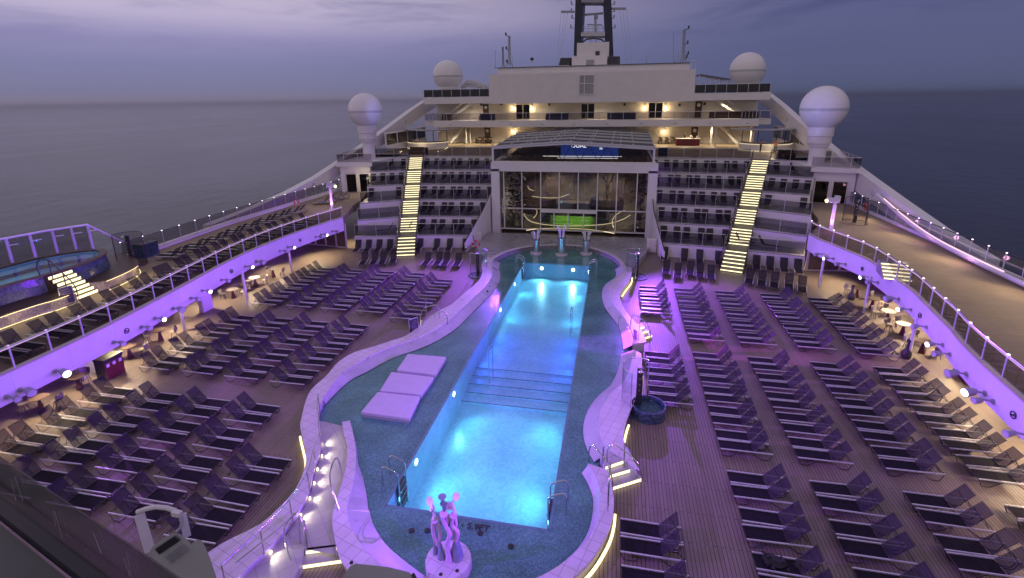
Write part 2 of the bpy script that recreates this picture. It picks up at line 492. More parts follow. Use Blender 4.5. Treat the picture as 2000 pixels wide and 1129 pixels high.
# streaks of cloud
# unseen sky behind the camera, made brighter and more neutral to light facing walls
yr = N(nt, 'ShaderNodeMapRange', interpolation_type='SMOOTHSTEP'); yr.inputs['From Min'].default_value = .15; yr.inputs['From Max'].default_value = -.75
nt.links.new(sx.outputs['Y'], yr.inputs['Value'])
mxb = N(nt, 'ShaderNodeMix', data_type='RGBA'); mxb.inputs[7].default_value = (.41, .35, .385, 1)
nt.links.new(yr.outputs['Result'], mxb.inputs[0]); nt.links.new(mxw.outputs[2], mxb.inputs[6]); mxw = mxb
mp = nt.nodes.new('ShaderNodeMapping'); mp.inputs['Scale'].default_value = (2.0, 2.0, 13.0)
nt.links.new(tc.outputs['Generated'], mp.inputs['Vector'])
cn = N(nt, 'ShaderNodeTexNoise', Scale=1.6, Detail=7.0, Roughness=.6, Distortion=.5); nt.links.new(mp.outputs['Vector'], cn.inputs['Vector'])
cr = ramp(nt, [(.36, (.60, .63, .74)), (.50, (1, 1, 1)), (.66, (1.10, 1.06, 1.05))]); nt.links.new(cn.outputs['Fac'], cr.inputs['Fac'])
cz = N(nt, 'ShaderNodeMapRange', interpolation_type='SMOOTHSTEP'); cz.inputs['From Min'].default_value = .04; cz.inputs['From Max'].default_value = .2
nt.links.new(sx.outputs['Z'], cz.inputs['Value'])
mc = N(nt, 'ShaderNodeMix', data_type='RGBA', blend_type='MULTIPLY')
nt.links.new(cz.outputs['Result'], mc.inputs[0]); nt.links.new(mxw.outputs[2], mc.inputs[6]); nt.links.new(cr.outputs['Color'], mc.inputs[7])
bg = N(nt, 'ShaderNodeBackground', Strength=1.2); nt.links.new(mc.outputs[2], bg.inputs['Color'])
# a little physical twilight sky on top, sun just above the western horizon behind the haze
sky = nt.nodes.new('ShaderNodeTexSky'); sky.sky_type = 'NISHITA'; sky.sun_disc = False
SUN_EL, SUN_AZ = rad(3.0), rad(-95)          # azimuth from +Y towards +X
sky.sun_elevation = SUN_EL; sky.sun_rotation = SUN_AZ; sky.air_density = 1.5; sky.dust_density = 2.0
bg2 = N(nt, 'ShaderNodeBackground', Strength=.003); nt.links.new(sky.outputs[0], bg2.inputs['Color'])
ad = nt.nodes.new('ShaderNodeAddShader'); nt.links.new(bg.outputs[0], ad.inputs[0]); nt.links.new(bg2.outputs[0], ad.inputs[1])
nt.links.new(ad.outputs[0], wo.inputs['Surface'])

def lamp(name, kind, loc, energy, col, target=None, size=.2, spot=60, blend=.5, size_y=None):
    l = bpy.data.lights.new(name, kind); l.energy = energy; l.color = col
    if kind == 'SPOT': l.spot_size = rad(spot); l.spot_blend = blend; l.shadow_soft_size = size
    elif kind == 'POINT': l.shadow_soft_size = size
    elif kind == 'AREA':
        l.size = size
        if size_y: l.shape = 'RECTANGLE'; l.size_y = size_y
        else: l.shape = 'DISK'
    o = bpy.data.objects.new(name, l); COL.objects.link(o); o.location = loc
    if target is not None:
        o.rotation_euler = (Vector(target) - Vector(loc)).to_track_quat('-Z', 'Y').to_euler()
    return o

sl = bpy.data.lights.new('sun', 'SUN'); sl.energy = .12; sl.angle = rad(25); sl.color = (1, .82, .80)
so = bpy.data.objects.new('sun', sl); COL.objects.link(so)
sd = Vector((math.sin(SUN_AZ) * math.cos(SUN_EL), math.cos(SUN_AZ) * math.cos(SUN_EL), math.sin(SUN_EL)))
so.rotation_euler = (-sd).to_track_quat('-Z', 'Y').to_euler(); so.location = (0, 0, 60)

# ------------------------------------------------------------------ sea
m, nt, out = newmat('dusk_sea')
b = bsdf(nt, (.020, .026, .042), .16); b.inputs['IOR'].default_value = 1.33
v = coords(nt, (1, .55, 1), (0, 0, .35), world=True)
n1 = N(nt, 'ShaderNodeTexNoise', Scale=.10, Detail=8.0, Roughness=.62, Distortion=.3); nt.links.new(v, n1.inputs['Vector'])
v2 = coords(nt, (1, .3, 1), (0, 0, .2), world=True)
n2 = N(nt, 'ShaderNodeTexNoise', Scale=.006, Detail=4.0, Roughness=.5, Distortion=.8); nt.links.new(v2, n2.inputs['Vector'])
bp = N(nt, 'ShaderNodeBump', Strength=.85, Distance=1.3); nt.links.new(n1.outputs['Fac'], bp.inputs['Height'])
nt.links.new(bp.outputs['Normal'], b.inputs['Normal'])
rr = N(nt, 'ShaderNodeMapRange'); rr.inputs['To Min'].default_value = .10; rr.inputs['To Max'].default_value = .34
nt.links.new(n2.outputs['Fac'], rr.inputs['Value']); nt.links.new(rr.outputs['Result'], b.inputs['Roughness'])
nt.links.new(b.outputs['BSDF'], out.inputs['Surface'])
SEA = MATS['dusk_sea']
mb = MB(); nn = 96
mb.add([(60000 * math.cos(2 * PI * k / nn), 60000 * math.sin(2 * PI * k / nn), -40) for k in range(nn)], [tuple(range(nn))])
tag(mb.build('sea', SEA), kind='structure')

# the hazy air over the sea: one closed box round everything, sky outside
m, nt, out = newmat('sea_haze')
pv = nt.nodes.new('ShaderNodeVolumePrincipled'); pv.inputs['Color'].default_value = (.97, .96, .98, 1); pv.inputs['Density'].default_value = 1.0e-4; pv.inputs['Anisotropy'].default_value = .9
nt.links.new(pv.outputs[0], out.inputs['Volume'])
mb = MB(); mb.box((0, 0, 9.5), (121000, 121000, 101))
tag(mb.build('haze', MATS['sea_haze']), kind='stuff')
# ------------------------------------------------------------------ plan lines of the pool surround (0.55 m above the deck)
RZ = .55
def L(px, z=RZ, n=None):
    P = smooth_line([G(x, y, z) for x, y in px], .4)
    return resample(P, n) if n else P

LO_px = [(330, 1140), (400, 1085), (419, 1069), (460, 1047.6), (508, 1023.6), (539, 997), (563, 973), (582, 947), (594, 918), (598, 890), (592, 860), (586, 833), (588.8, 816), (596, 787), (608, 760.8), (639, 732), (660, 707.6), (691, 688.4), (732, 676), (768, 664), (794, 655), (825, 631), (857, 607), (881, 595), (900, 578), (922, 560), (937, 545), (942, 530), (941, 515), (950, 500)]
LI_px = [(440, 1150), (508, 1086), (548, 1045), (582, 999.6), (604, 959), (613, 919), (622, 893), (627, 873.6), (623.6, 852), (621, 816), (627, 787), (644, 758), (670, 727), (701, 707.6), (732, 691), (765.6, 676), (804, 664), (842, 647.6), (876, 626), (900, 604), (940, 567), (954.4, 551), (961, 538), (962.5, 525.8), (960, 516.8), (963.4, 506)]
IL_px = [(725, 1160), (690, 1125), (664, 1090.5), (651, 1038.5), (649.7, 1004), (662, 960.5), (675, 917), (678, 874), (671.8, 848), (668, 824)]
IR_px = [(820, 1160), (770, 1125), (716, 1077.5), (690, 1038.5), (679, 1008), (677.8, 986.5), (685.6, 960.5), (694, 917), (695, 882.6), (690, 848), (683, 821)]
R1I_px = [(1213, 518), (1216, 527), (1211.8, 536.6), (1195.6, 547.4), (1189.3, 561.8), (1191, 578), (1197.4, 592.4), (1210, 608.6), (1224, 627), (1232, 650), (1235, 672)]
R1O_px = [(1234, 522), (1234, 532), (1231.6, 543.8), (1220.8, 558), (1211.8, 572.6), (1211.8, 585), (1220.8, 605), (1235, 623), (1250, 640), (1258, 655), (1262, 668)]
R2I_px = [(1236, 682), (1235, 695), (1230, 720), (1218, 745), (1201, 761), (1186, 776), (1173, 800), (1168.6, 826), (1175, 856), (1190, 880)]
R2O_px = [(1252, 690), (1254, 705), (1253, 723), (1250, 745), (1244, 769), (1232, 800), (1221, 830), (1218, 856), (1227, 882), (1249, 917)]
R3I_px = [(1148, 905), (1157.6, 920), (1168, 941.6), (1173, 965.6), (1169.6, 1004), (1157.6, 1037.6), (1133.6, 1069), (1095, 1102), (1045, 1130), (990, 1148)]
R3O_px = [(1183, 916), (1190, 930), (1195, 948), (1199, 975), (1198, 1000), (1192, 1028), (1181.6, 1052), (1157.6, 1090), (1120, 1128), (1060, 1170)]
LO = L(LO_px, n=90); LI = L(LI_px, n=90)
IL = L(IL_px, n=40); IR = L(IR_px, n=40)
R1I = L(R1I_px, n=40); R1O = L(R1O_px, n=40)
R2I = L(R2I_px, n=40); R2O = L(R2O_px, n=40)
R3I = L(R3I_px, n=40); R3O = L(R3O_px, n=40)
FAR = L([(963.4, 506), (985, 494), (1010, 486), (1040, 481), (1090, 478.5), (1140, 482), (1175, 491), (1200, 503), (1213, 518)], n=40)

PX0, PX1, PY0, PY1 = -7.72, -1.72, 13.8, 42.3          # the deep pool
WZ = .15                                               # water level; the mosaic shelf lies just below it

def filled(name, mat, outer, holes, z, kind=None, parent=None):
    bm = bmesh.new(); eds = []
    for loop in [outer] + holes:
        vs = [bm.verts.new((p[0], p[1], z)) for p in loop]
        eds += [bm.edges.new((vs[i], vs[(i + 1) % len(vs)])) for i in range(len(vs))]
    bmesh.ops.triangle_fill(bm, edges=eds, use_beauty=True)
    for f in bm.faces:
        if f.normal.z < 0: f.normal_flip()
    me = bpy.data.meshes.new(name); bm.to_mesh(me); bm.free(); me.materials.append(mat)
    o = bpy.data.objects.new(name, me); COL.objects.link(o)
    if parent: o.parent = parent
    if kind: o['kind'] = kind
    return o

pit = [(PX0, PY0), (PX1, PY0), (PX1, PY1), (PX0, PY1)]
# main deck: one sheet with the hole of the pool
filled('deck', teak, [(-34, -8), (25, -8), (25, 68), (-34, 68)], [pit], 0.0, 'structure')
# hull sides down to the sea
mb = MB()
hp = [(24.3, -60), (24.3, 60), (22, 110), (-31, 110), (-36.3, 60), (-36.3, 20), (-36, -60)]
for i in range(len(hp)):
    a, c = hp[i], hp[(i + 1) % len(hp)]
    mb.add([(a[0], a[1], -42), (c[0], c[1], -42), (c[0], c[1], -.3), (a[0], a[1], -.3)], [(0, 1, 2, 3)])
tag(mb.build('ship_hull', white), kind='structure')

# ------------------------------------------------------------------ pool
pool = thing('swimming_pool', 'long glowing blue swimming pool set in a teal mosaic shelf', 'pool', (0, 0, 0))
shelf_outer = [p for p in IR] + [IL[-1]] + [p for p in LI if p.y > IL[-1].y + .3] + FAR[1:-1] + R1I + R2I + R3I + [G(930, 1165, RZ), G(860, 1165, RZ)]
filled('mosaic_shelf', teal, shelf_outer, [pit], .12, parent=pool)
mb = MB()
D1, D2 = -1.25, -1.75                                   # far part is a little shallower
def quad(a, b_, c, d): mb.add([a, b_, c, d], [(0, 1, 2, 3)])
ys0, ys1 = 23.0, 26.6                                   # broad steps across the pool
quad((PX0, PY0, .12), (PX1, PY0, .12), (PX1, PY0, D2), (PX0, PY0, D2))
quad((PX1, PY0, .12), (PX1, PY1, .12), (PX1, PY1, D2), (PX1, PY0, D2))
quad((PX0, PY1, .12), (PX1, PY1, .12), (PX1, PY1, D2), (PX0, PY1, D2))
quad((PX0, PY0, .12), (PX0, PY1, .12), (PX0, PY1, D2), (PX0, PY0, D2))
quad((PX0, PY0, D2), (PX1, PY0, D2), (PX1, ys0, D2), (PX0, ys0, D2))
quad((PX0, ys1, D1), (PX1, ys1, D1), (PX1, PY1, D1), (PX0, PY1, D1))
mb.build('basin', pooltile, pool)
mb = MB(); ns = 5
for k in range(ns):
    y = ys0 + (ys1 - ys0) * k / ns
    mb.box(((PX0 + PX1) / 2, (y + ys1) / 2, D2 + (D1 - D2) * (k + .5) / ns + .05), (PX1 - PX0 - .004, ys1 - y, (D1 - D2) / ns + .1))
mb.build('underwater_steps', pooltile, pool)
mb = MB()
for k in range(ns):
    y = ys0 + (ys1 - ys0) * k / ns
    mb.box(((PX0 + PX1) / 2, y + .03, D2 + (D1 - D2) * (k + .5) / ns + .05 + (D1 - D2) / ns / 2 + .052), (PX1 - PX0 - .01, .05, .012))
mb.build('step_nosing', bluemosaic, pool)
mb = MB()
for y0, y1 in ((37.99, 0), (32.7, 0), (21.81, 0), (16.68, 0)):
    for xx, sg in ((PX0, 1), (PX1, -1)):
        mb.tube([(xx, y0, -.35), (xx + sg * .03, y0, -.35)], .13, 14)
for xx in (-6.1, -3.3):
    mb.tube([(xx, PY1, -.35), (xx, PY1 - .03, -.35)], .15, 14)
mb.build('underwater_lamp', poollampface, pool)
filled('shelf_water', poolwater, shelf_outer, [pit], WZ, parent=pool)
filled('water', poolwater, pit, [], WZ - .002, parent=pool)
# pale edge line round the deep part
mb = MB()
for a, c in (((PX0, PY0), (PX1, PY0)), ((PX1, PY0), (PX1, PY1)), ((PX1, PY1), (PX0, PY1)), ((PX0, PY1), (PX0, PY0))):
    mb.bar((a[0], a[1], .10), (c[0], c[1], .10), .10, .05)
mb.build('pool_edge', M_plain('pale_pool_edge', (.16, .26, .28), .3, var=.1), pool)
# smooth sloping apron between surround and mosaic
mb = MB()
def apron_strip(line, w, side):
    n = len(line)
    W_ = w if isinstance(w, (list, tuple)) else [w] * n
    o1 = offset(line, side * 1.0)
    B = []
    for i in range(n):
        p = Vector((line[i].x, line[i].y)).lerp(o1[i], W_[i]); B.append((p.x, p.y, .165))
    A = [(p[0], p[1], .50) for p in offset(line, side * -.03)]
    mb.quadstrip(A, B)
def taper(line, y0, y1, w0, w1):
    return [w0 + (w1 - w0) * min(1, max(0, (p.y - y0) / (y1 - y0))) for p in line]
apron_strip(IR, taper(IR, 13.0, 15.5, .75, .05), -1)
li2 = [p for p in LI if p.y > 19.0]
apron_strip(li2, taper(li2, 19.0, 22.5, .04, .62), -1)
apron_strip(R1I, .5, -1); apron_strip(R2I, .65, -1); apron_strip(R3I, .25, -1)
mb.build('apron', apron, pool)
# drains on the shelf
mb = MB()
for x, y in ((804, 1035), (938, 1040), (998, 1066), (835, 1035)):
    p = G(x, y, .17); mb.lathe((p.x, p.y, .135), [(.0, .03), (.10, .03), (.10, .0)], 12)
mb.build('drain', darkmetal, pool)
# small lamps set in the apron wall
mb = MB()
for x, y in ((653, 751), (703, 712), (735, 695), (783, 676), (907, 592), (956, 560), (952, 569), (1192, 585), (1206, 609), (1221, 623)):
    p = G(x, y, .35); mb.lathe((p.x, p.y, .30), [(0, .12), (.07, .1), (.1, .0)], 10)
mb.build('wall_lamp', darkmetal, pool)

def ringpiece(label, A, Bn, led_ranges, side):
    t = thing('pool_surround', label, 'pool wall')
    mb = MB(); mb.band(A, Bn, .47, RZ); mb.build('coping', coping, t)
    mb = MB(); mb.band(offset(A, -side * .10), offset(Bn, side * .03), .0, .468); mb.build('low_wall', apron, t)
    n = len(A)
    for a, c in led_ranges:
        seg = A[int(a * (n - 1)):int(c * (n - 1)) + 1]
        if len(seg) < 2: continue
        m2 = MB(); m2.band(offset(seg, side * .015), offset(seg, side * .10), .10, .16); m2.build('led_strip', led, t)
    return t
# side = which side of the outer line lies outside
ringpiece('wide lilac coping curving along the left side of the pool', LO, LI, [(.165, .245)], 1)
ringpiece('narrow pale kerb between the lit path and the mosaic shelf', IL, IR, [], 1)
ringpiece('short lilac coping right of the pool at its far end', R1O, R1I, [(.12, .42)], 1)
ringpiece('pale coping right of the pool beside the blue mosaic shower base', R2O, R2I, [(.18, .42), (.66, .78)], 1)
ringpiece('curved coping with yellow light strip round the near right end', R3O, R3I, [(.30, .98)], 1)
# far rim and terrace in front of the glass hall
terr = [p for p in FAR] + [G(1234, 524, RZ), G(1262, 492, RZ), G(1280, 466, RZ), G(956, 453, RZ), G(925, 476, RZ), G(945, 500, RZ)]
mb = MB(); mb.prism([(p.x, p.y) for p in terr], .02, .5)
tag(mb.build('terrace', terrtile), kind='structure')
mb = MB(); mb.band(offset(FAR, .0), offset(FAR, .38), .3, .535)
mb.build('far_rim', coping, pool)

# path between the two kerbs
pathpoly = [p for p in LI if p.y < IL[-1].y + .3] + [p for p in IL[::-1]]
mb = MB(); mb.sheet([(p.x, p.y) for p in pathpoly if p.y > G(600, 1075, .34).y], .34)
tag(mb.build('path', pathtile), kind='structure')
lo = [p for p in pathpoly if p.y <= G(600, 1075, .34).y + .4]
# ramp running on towards the camera, left of the steps
rp = [G(x, y, .3) for x, y in ((597, 1060), (590, 1100), (560, 1160), (440, 1160), (505, 1090), (545, 1050))]
mb = MB(); mb.prism([(p.x, p.y) for p in rp], .0, .335)
tag(mb.build('ramp', pathtile), kind='structure')

def strip_box(a, b, w, h, z): pass
def steps(label, pts, zt, led_mat=ledstep, cat='steps'):
    """pts: list of (left, right) front edges from the lowest step up; treads run to the next edge"""
    t = thing('steps', label, cat)
    body = MB(); le = MB()
    for i, (a, c) in enumerate(pts[:-1]):
        z0, z1 = zt * i, zt * (i + 1)
        d, e = pts[i + 1]
        body.prism([(a.x, a.y), (c.x, c.y), (e.x, e.y), (d.x, d.y)], 0, z1)
    body.build('treads', pathtile, t)
    for i, (a, c) in enumerate(pts[:-1]):
        f = (c - a); f.z = 0; n = Vector((f.y, -f.x, 0)).normalized()
        d = pts[i + 1][0] - a
        if n.dot(d) > 0: n = -n
        z = zt * (i + 1)
        q = MB(); q.bar(Vector((a.x, a.y, z - zt * .5)) + n * .012, Vector((c.x, c.y, z - zt * .5)) + n * .012, .02, zt * .62)
        q.build('lit_riser', led_mat, t)
    return t
steps('two glowing steps up to the lit path at the bottom left', [(G(581, 1113, 0), G(669, 1100, 0)), (G(598, 1083, .17), G(660, 1075, .17)), (G(600, 1070, .34), G(659, 1063, .34))], .17)
steps('two glowing steps up to the right coping near the bottom', [(G(1193, 959, 0), G(1254, 940, 0)), (G(1186, 936, .18), G(1240, 920, .18)), (G(1182, 918, .36), G(1235, 900, .36)), (G(1172, 896, .36), G(1225, 880, .36))], .18)
steps('glowing steps right of the pool, opposite the middle steps', [(G(1241, 669, 0), G(1273, 659, 0)), (G(1231, 658, .18), G(1266, 650, .18)), (G(1228, 650, .36), G(1258, 642, .36)), (G(1222, 644, .36), G(1250, 636, .36))], .18)
steps('glowing steps left of the pool beside the black sign', [(G(820, 652, 0), G(823, 630, 0)), (G(832, 650, .18), G(838, 626, .18)), (G(846, 645, .36), G(850, 622, .36)), (G(866, 638, .36), G(868, 612, .36))], .18)

# raised day beds on the shelf
pads = [((797, 690), (873, 696), (850, 733), (773, 724), 'lilac padded day bed slab on the shelf, farthest of three'),
        ((765, 725), (849, 735), (822, 772), (740, 764), 'lilac padded day bed slab on the shelf, middle of three'),
        ((738, 764), (822, 773), (799, 819), (703, 806), 'lilac padded day bed slab on the shelf, nearest of three')]
for a, b_, c, d, lab in pads:
    P = [G(*q, .42) for q in (a, b_, c, d)]
    ce = sum(P, Vector()) / 4
    t = thing('day_bed', lab, 'day bed', (ce.x, ce.y, .12), group='day beds on the pool shelf')
    loc = [((p.x - ce.x) * .985, (p.y - ce.y) * .93) for p in P]
    mb = MB(); mb.prism([(x * .97, y * .97) for x, y in loc], 0.0, .14); mb.build('plinth', greypaint, t)
    mb = MB(); mb.prism(loc, .14, .31); o = mb.build('pad', padfab, t)
    bv = o.modifiers.new('bevel', 'BEVEL'); bv.width = .03; bv.segments = 2
# depth marking lettering at the near edge of the pool
def text(body, loc, size, mat, rz=0.0, rx=0.0, parent=None, name='lettering', label=None, cat=None, sx=1.0, spacing=1.0):
    c = bpy.data.curves.new(name, 'FONT'); c.body = body; c.size = size; c.align_x = 'CENTER'; c.align_y = 'CENTER'; c.extrude = .002; c.offset = .004
    c.space_character = spacing
    o = bpy.data.objects.new(name, c); COL.objects.link(o); c.materials.append(mat)
    bpy.context.view_layer.update(); me = bpy.data.meshes.new_from_object(o.evaluated_get(bpy.context.evaluated_depsgraph_get()))
    bpy.data.objects.remove(o); o = bpy.data.objects.new(name, me); COL.objects.link(o)
    o.location = loc; o.rotation_euler = (rx, 0, rz); o.scale = (sx, 1, 1)
    if parent: o.parent = parent
    if label: tag(o, label, cat)
    return o
p = G(893, 1011, .17)
text('1.8M - 5.9FT', ((G(876, 1013, .165).x + G(943, 1022, .165).x) / 2, 13.44, .165), .35, blacktext, rz=0, label='black depth lettering on the mosaic at the near pool edge', cat='lettering', name='depth_marking')
# ------------------------------------------------------------------ railings
def railing(label, pts, h=1.1, spacing=1.5, glass=glass_smoke, post=alu, rail=chrome, lamps=None, curb=None, cat='railing', name='glass_railing', group=None, gap=.08, pw=.05, rw=.055, lamp_every=1, ledline=None, side=1):
    P = [Vector(p) for p in pts]
    t = thing(name, label, cat, group=group)
    mb = MB()
    for i in range(len(P) - 1):
        a, b_ = P[i], P[i + 1]
        mb.bar((a.x, a.y, (a.z + gap + a.z + h - .06) / 2), (b_.x, b_.y, (b_.z + gap + b_.z + h - .06) / 2), .012, h - gap - .06)
    mb.build('glass_panel', glass, t)
    mb = MB(); mb.tube([p + Vector((0, 0, h)) for p in P], rw / 2 + .008, 6); mb.build('top_rail', rail, t)
    if ledline:
        mb = MB(); mb.tube([Vector((q.x, q.y, P[0].z + h - .05)) for q in offset([(p.x, p.y) for p in P], side * .045)], .016, 5); mb.build('led_line', ledline, t)
    n = max(2, int(round(length(P) / spacing)) + 1)
    R = resample(P, n)
    pm = MB().box((0, 0, h / 2), (pw, pw, h)).mesh('post', post)
    lm = MB().box((0, 0, 0), (.07, .07, .04)).mesh('post_lamp', lamps) if lamps else None
    for i, p in enumerate(R):
        o = bpy.data.objects.new('post', pm); COL.objects.link(o); o.parent = t; o.location = p
        if lm and i % lamp_every == 0:
            q = bpy.data.objects.new('post_lamp', lm); COL.objects.link(q); q.parent = o; q.location = (0, 0, h + .04)
    return t

# ------------------------------------------------------------------ promenades on both sides
PZ = 3.3
RIN = smooth_line([Vector(p) for p in [(13.6, -4), (13.9, 8), (14.4, 16), (14.8, 19), (15.15, 22), (15.5, 24.1), (15.85, 25.5), (16.15, 27.2), (16.45, 28.9), (16.75, 30.6), (16.85, 32.5), (16.97, 34.7), (16.9, 36.8), (16.5, 38.4), (16.1, 40), (15.6, 41.6), (15.5, 43.2)]], .6)
LIN = smooth_line([Vector(p) for p in [(-24.6, -4), (-24.7, 8), (-24.8, 14), (-24.85, 16.3), (-25.0, 18.7), (-25.4, 21.8), (-26.1, 26), (-26.6, 29), (-26.9, 32.5), (-26.8, 36), (-26.4, 39.5), (-25.65, 43.2)]], .6)
ROUT = [Vector(p) for p in [(24.2, -4), (24.2, 30), (24.1, 44), (23.9, 57.5)]]
LOUT = smooth_line([Vector(p) for p in [(-36.7, -4), (-36.7, 10), (-36.6, 20), (-36.2, 24), (-35.3, 27), (-35.0, 30), (-35.1, 34), (-35.3, 38), (-35.3, 42), (-35.0, 48), (-34.6, 58)]], .8)
RINX = RIN + [Vector((16.9, 46.0)), Vector((18.2, 49.2)), Vector((19.0, 53.5)), Vector((20.3, 57.3))]
LINX = LIN + [Vector((-26.7, 46.2)), Vector((-27.9, 49.6)), Vector((-28.7, 53.5)), Vector((-30.2, 57.3))]
def slab(name, A, Bn, z0, z1, mat, kind='structure'):
    n = 70
    mb = MB(); mb.band(resample(A, n), resample(Bn, n), z0, z1)
    return tag(mb.build(name, mat), kind=kind)
slab('promenade_deck', offset(RINX, -.12), ROUT, 2.75, PZ, prom)
slab('promenade_deck', offset(LINX, .12), LOUT, 2.75, PZ, prom)
for line, side, lab in ((RIN, 1, 'right'), (LIN, -1, 'left')):
    t = thing('curved_fascia', 'smooth white fascia of the %s promenade washed in purple light' % lab, 'fascia')
    mb = MB(); mb.band(line, offset(line, -side * .22), 2.15, PZ + .13); mb.build('panel', fascia_white, t)
    mb = MB(); mb.band(offset(line, side * .035), offset(line, -side * .26), PZ + .132, PZ + .19); mb.build('curb', M_plain('pink_grey_curb_' + lab, (.45, .40, .40), .4), t)
    # soffit below the promenade
    mb = MB(); mb.band(offset(line, -side * .222), offset(line, -side * 6.0), 2.55, 2.62); mb.build('soffit', cream, t)
railing('glass railing on the left purple fascia', [(p.x, p.y, PZ + .19) for p in resample(offset(LIN, .10), 60)][10:], h=1.0, spacing=1.5, lamps=ledlilac, ledline=ledlilac, pw=.06, rw=.07, side=-1)
railing('glass railing on the right purple fascia', [(p.x, p.y, PZ + .19) for p in resample(offset(RIN, -.10), 60)][16:], h=1.0, spacing=1.5, lamps=ledpost, ledline=ledlilac, pw=.06, rw=.07, side=1)
# outer rails: posts, top bar, glass, small lamps
railing('glass railing along the seaward edge of the left promenade', [(p.x, p.y, PZ + .35) for p in offset(LOUT, -.15) if p.y > 28.5], h=1.0, spacing=1.75, rail=darkmetal, lamps=ledpost)
railing('railing with lamps along the seaward edge of the right promenade', [(p.x, p.y, PZ + .25) for p in resample(offset(ROUT, .15), 60) if p.y > 14], h=1.05, spacing=1.6, rail=darkmetal, post=white, lamps=ledpost, glass=glass_clear)
for A, lab, s in ((ROUT, 'right', 1), (LOUT, 'left', -1)):
    mb = MB(); mb.wall(offset(A, s * .05), 2.2, PZ + (.24 if s > 0 else .34), .22)
    tag(mb.build('bulwark', white), 'low white bulwark at the seaward edge of the %s promenade' % lab, 'bulwark')
# walls below the promenade
mb = MB(); mb.wall([Vector((20.6, -4)), Vector((20.6, 20)), Vector((21.6, 30)), Vector((21.6, 45))], 0, 2.56, .15)
tag(mb.build('side_wall', cream), 'cream wall under the right promenade behind the tables', 'wall')
mb = MB(); mb.wall([Vector((-29.6, -4)), Vector((-29.8, 18)), Vector((-31.5, 28)), Vector((-31.6, 45))], 0, 2.56, .15)
tag(mb.build('side_wall', cream), 'cream wall under the left promenade behind the tables', 'wall')
# pale glazed end walls with doors under the promenade
def door_wall(label, a, b_, z0, z1, nd, group=None):
    t = thing('glazed_door_wall', label, 'glazed wall')
    a = Vector((a[0], a[1], z0)); b_ = Vector((b_[0], b_[1], z0)); d = (b_ - a); Ln = d.length; d.normalize()
    rz = math.atan2(d.y, d.x)
    pm = MB()
    def bx(mbb, x, z, w, h, th=.1, y=0): mbb.box(a + d * x + Vector((-d.y, d.x, 0)) * y + Vector((0, 0, z + h / 2)), (w, th, h), rz)
    H = z1 - z0; w = Ln / nd
    bx(pm, Ln / 2, H - .22, Ln, .22, .12); bx(pm, Ln / 2, 0, Ln, .10, .12)
    for i in range(nd + 1): bx(pm, min(max(w * i, .08), Ln - .08), .101, .16, H - .322, .121)
    pm.build('frame', cream, t)
    for i in range(nd):
        g = MB(); bx(g, w * (i + .5), .102, w - .2, H - .325, .02); g.build('door_glass', doorpane, t)
    return t
door_wall('glazed doors below the left promenade beside the terraces', (-31.4, 45.2), (-26.2, 44.4), 0, 2.55, 4)
door_wall('glazed doors below the right promenade beside the terraces', (16.0, 44.2), (21.4, 44.8), 0, 2.55, 4)
# slim posts below the fascia
for i, (x, y, lab) in enumerate(((1600.4, 559.9, 'farthest'), (1687.4, 610.6, 'middle'), (1773.8, 700, 'nearest'))):
    p = G(x, y); mb = MB().tube([(0, 0, 0), (0, 0, 2.6)], .085, 10)
    tag(mb.build('round_post', white, loc=(p.x, p.y, 0)), 'slim white post under the right purple fascia, %s of three' % lab, 'post', 'posts under the right fascia')
for i, (x, y, lab) in enumerate(((570, 530, 'farthest'), (483.6, 596, 'middle'), (361, 646, 'nearest'))):
    p = G(x, y); mb = MB().tube([(0, 0, 0), (0, 0, 2.6)], .085, 10)
    tag(mb.build('round_post', white, loc=(p.x, p.y, 0)), 'slim white post under the left purple fascia, %s of three' % lab, 'post', 'posts under the left fascia')
for (x, y), lab in (((404, 607), 'white pier under the left fascia near the middle loungers'), ((172, 735), 'white pier behind the red striped recycling bin')):
    p = G(x, y); mb = MB().box((0, 0, 1.07), (.35, .9, 2.145))
    tag(mb.build('pier', white, loc=(p.x - .1, p.y + .1, 0)), lab, 'pier')
mb = MB().box((0, 0, 1.07), (.3, .9, 2.14)); p = G(1760, 905)
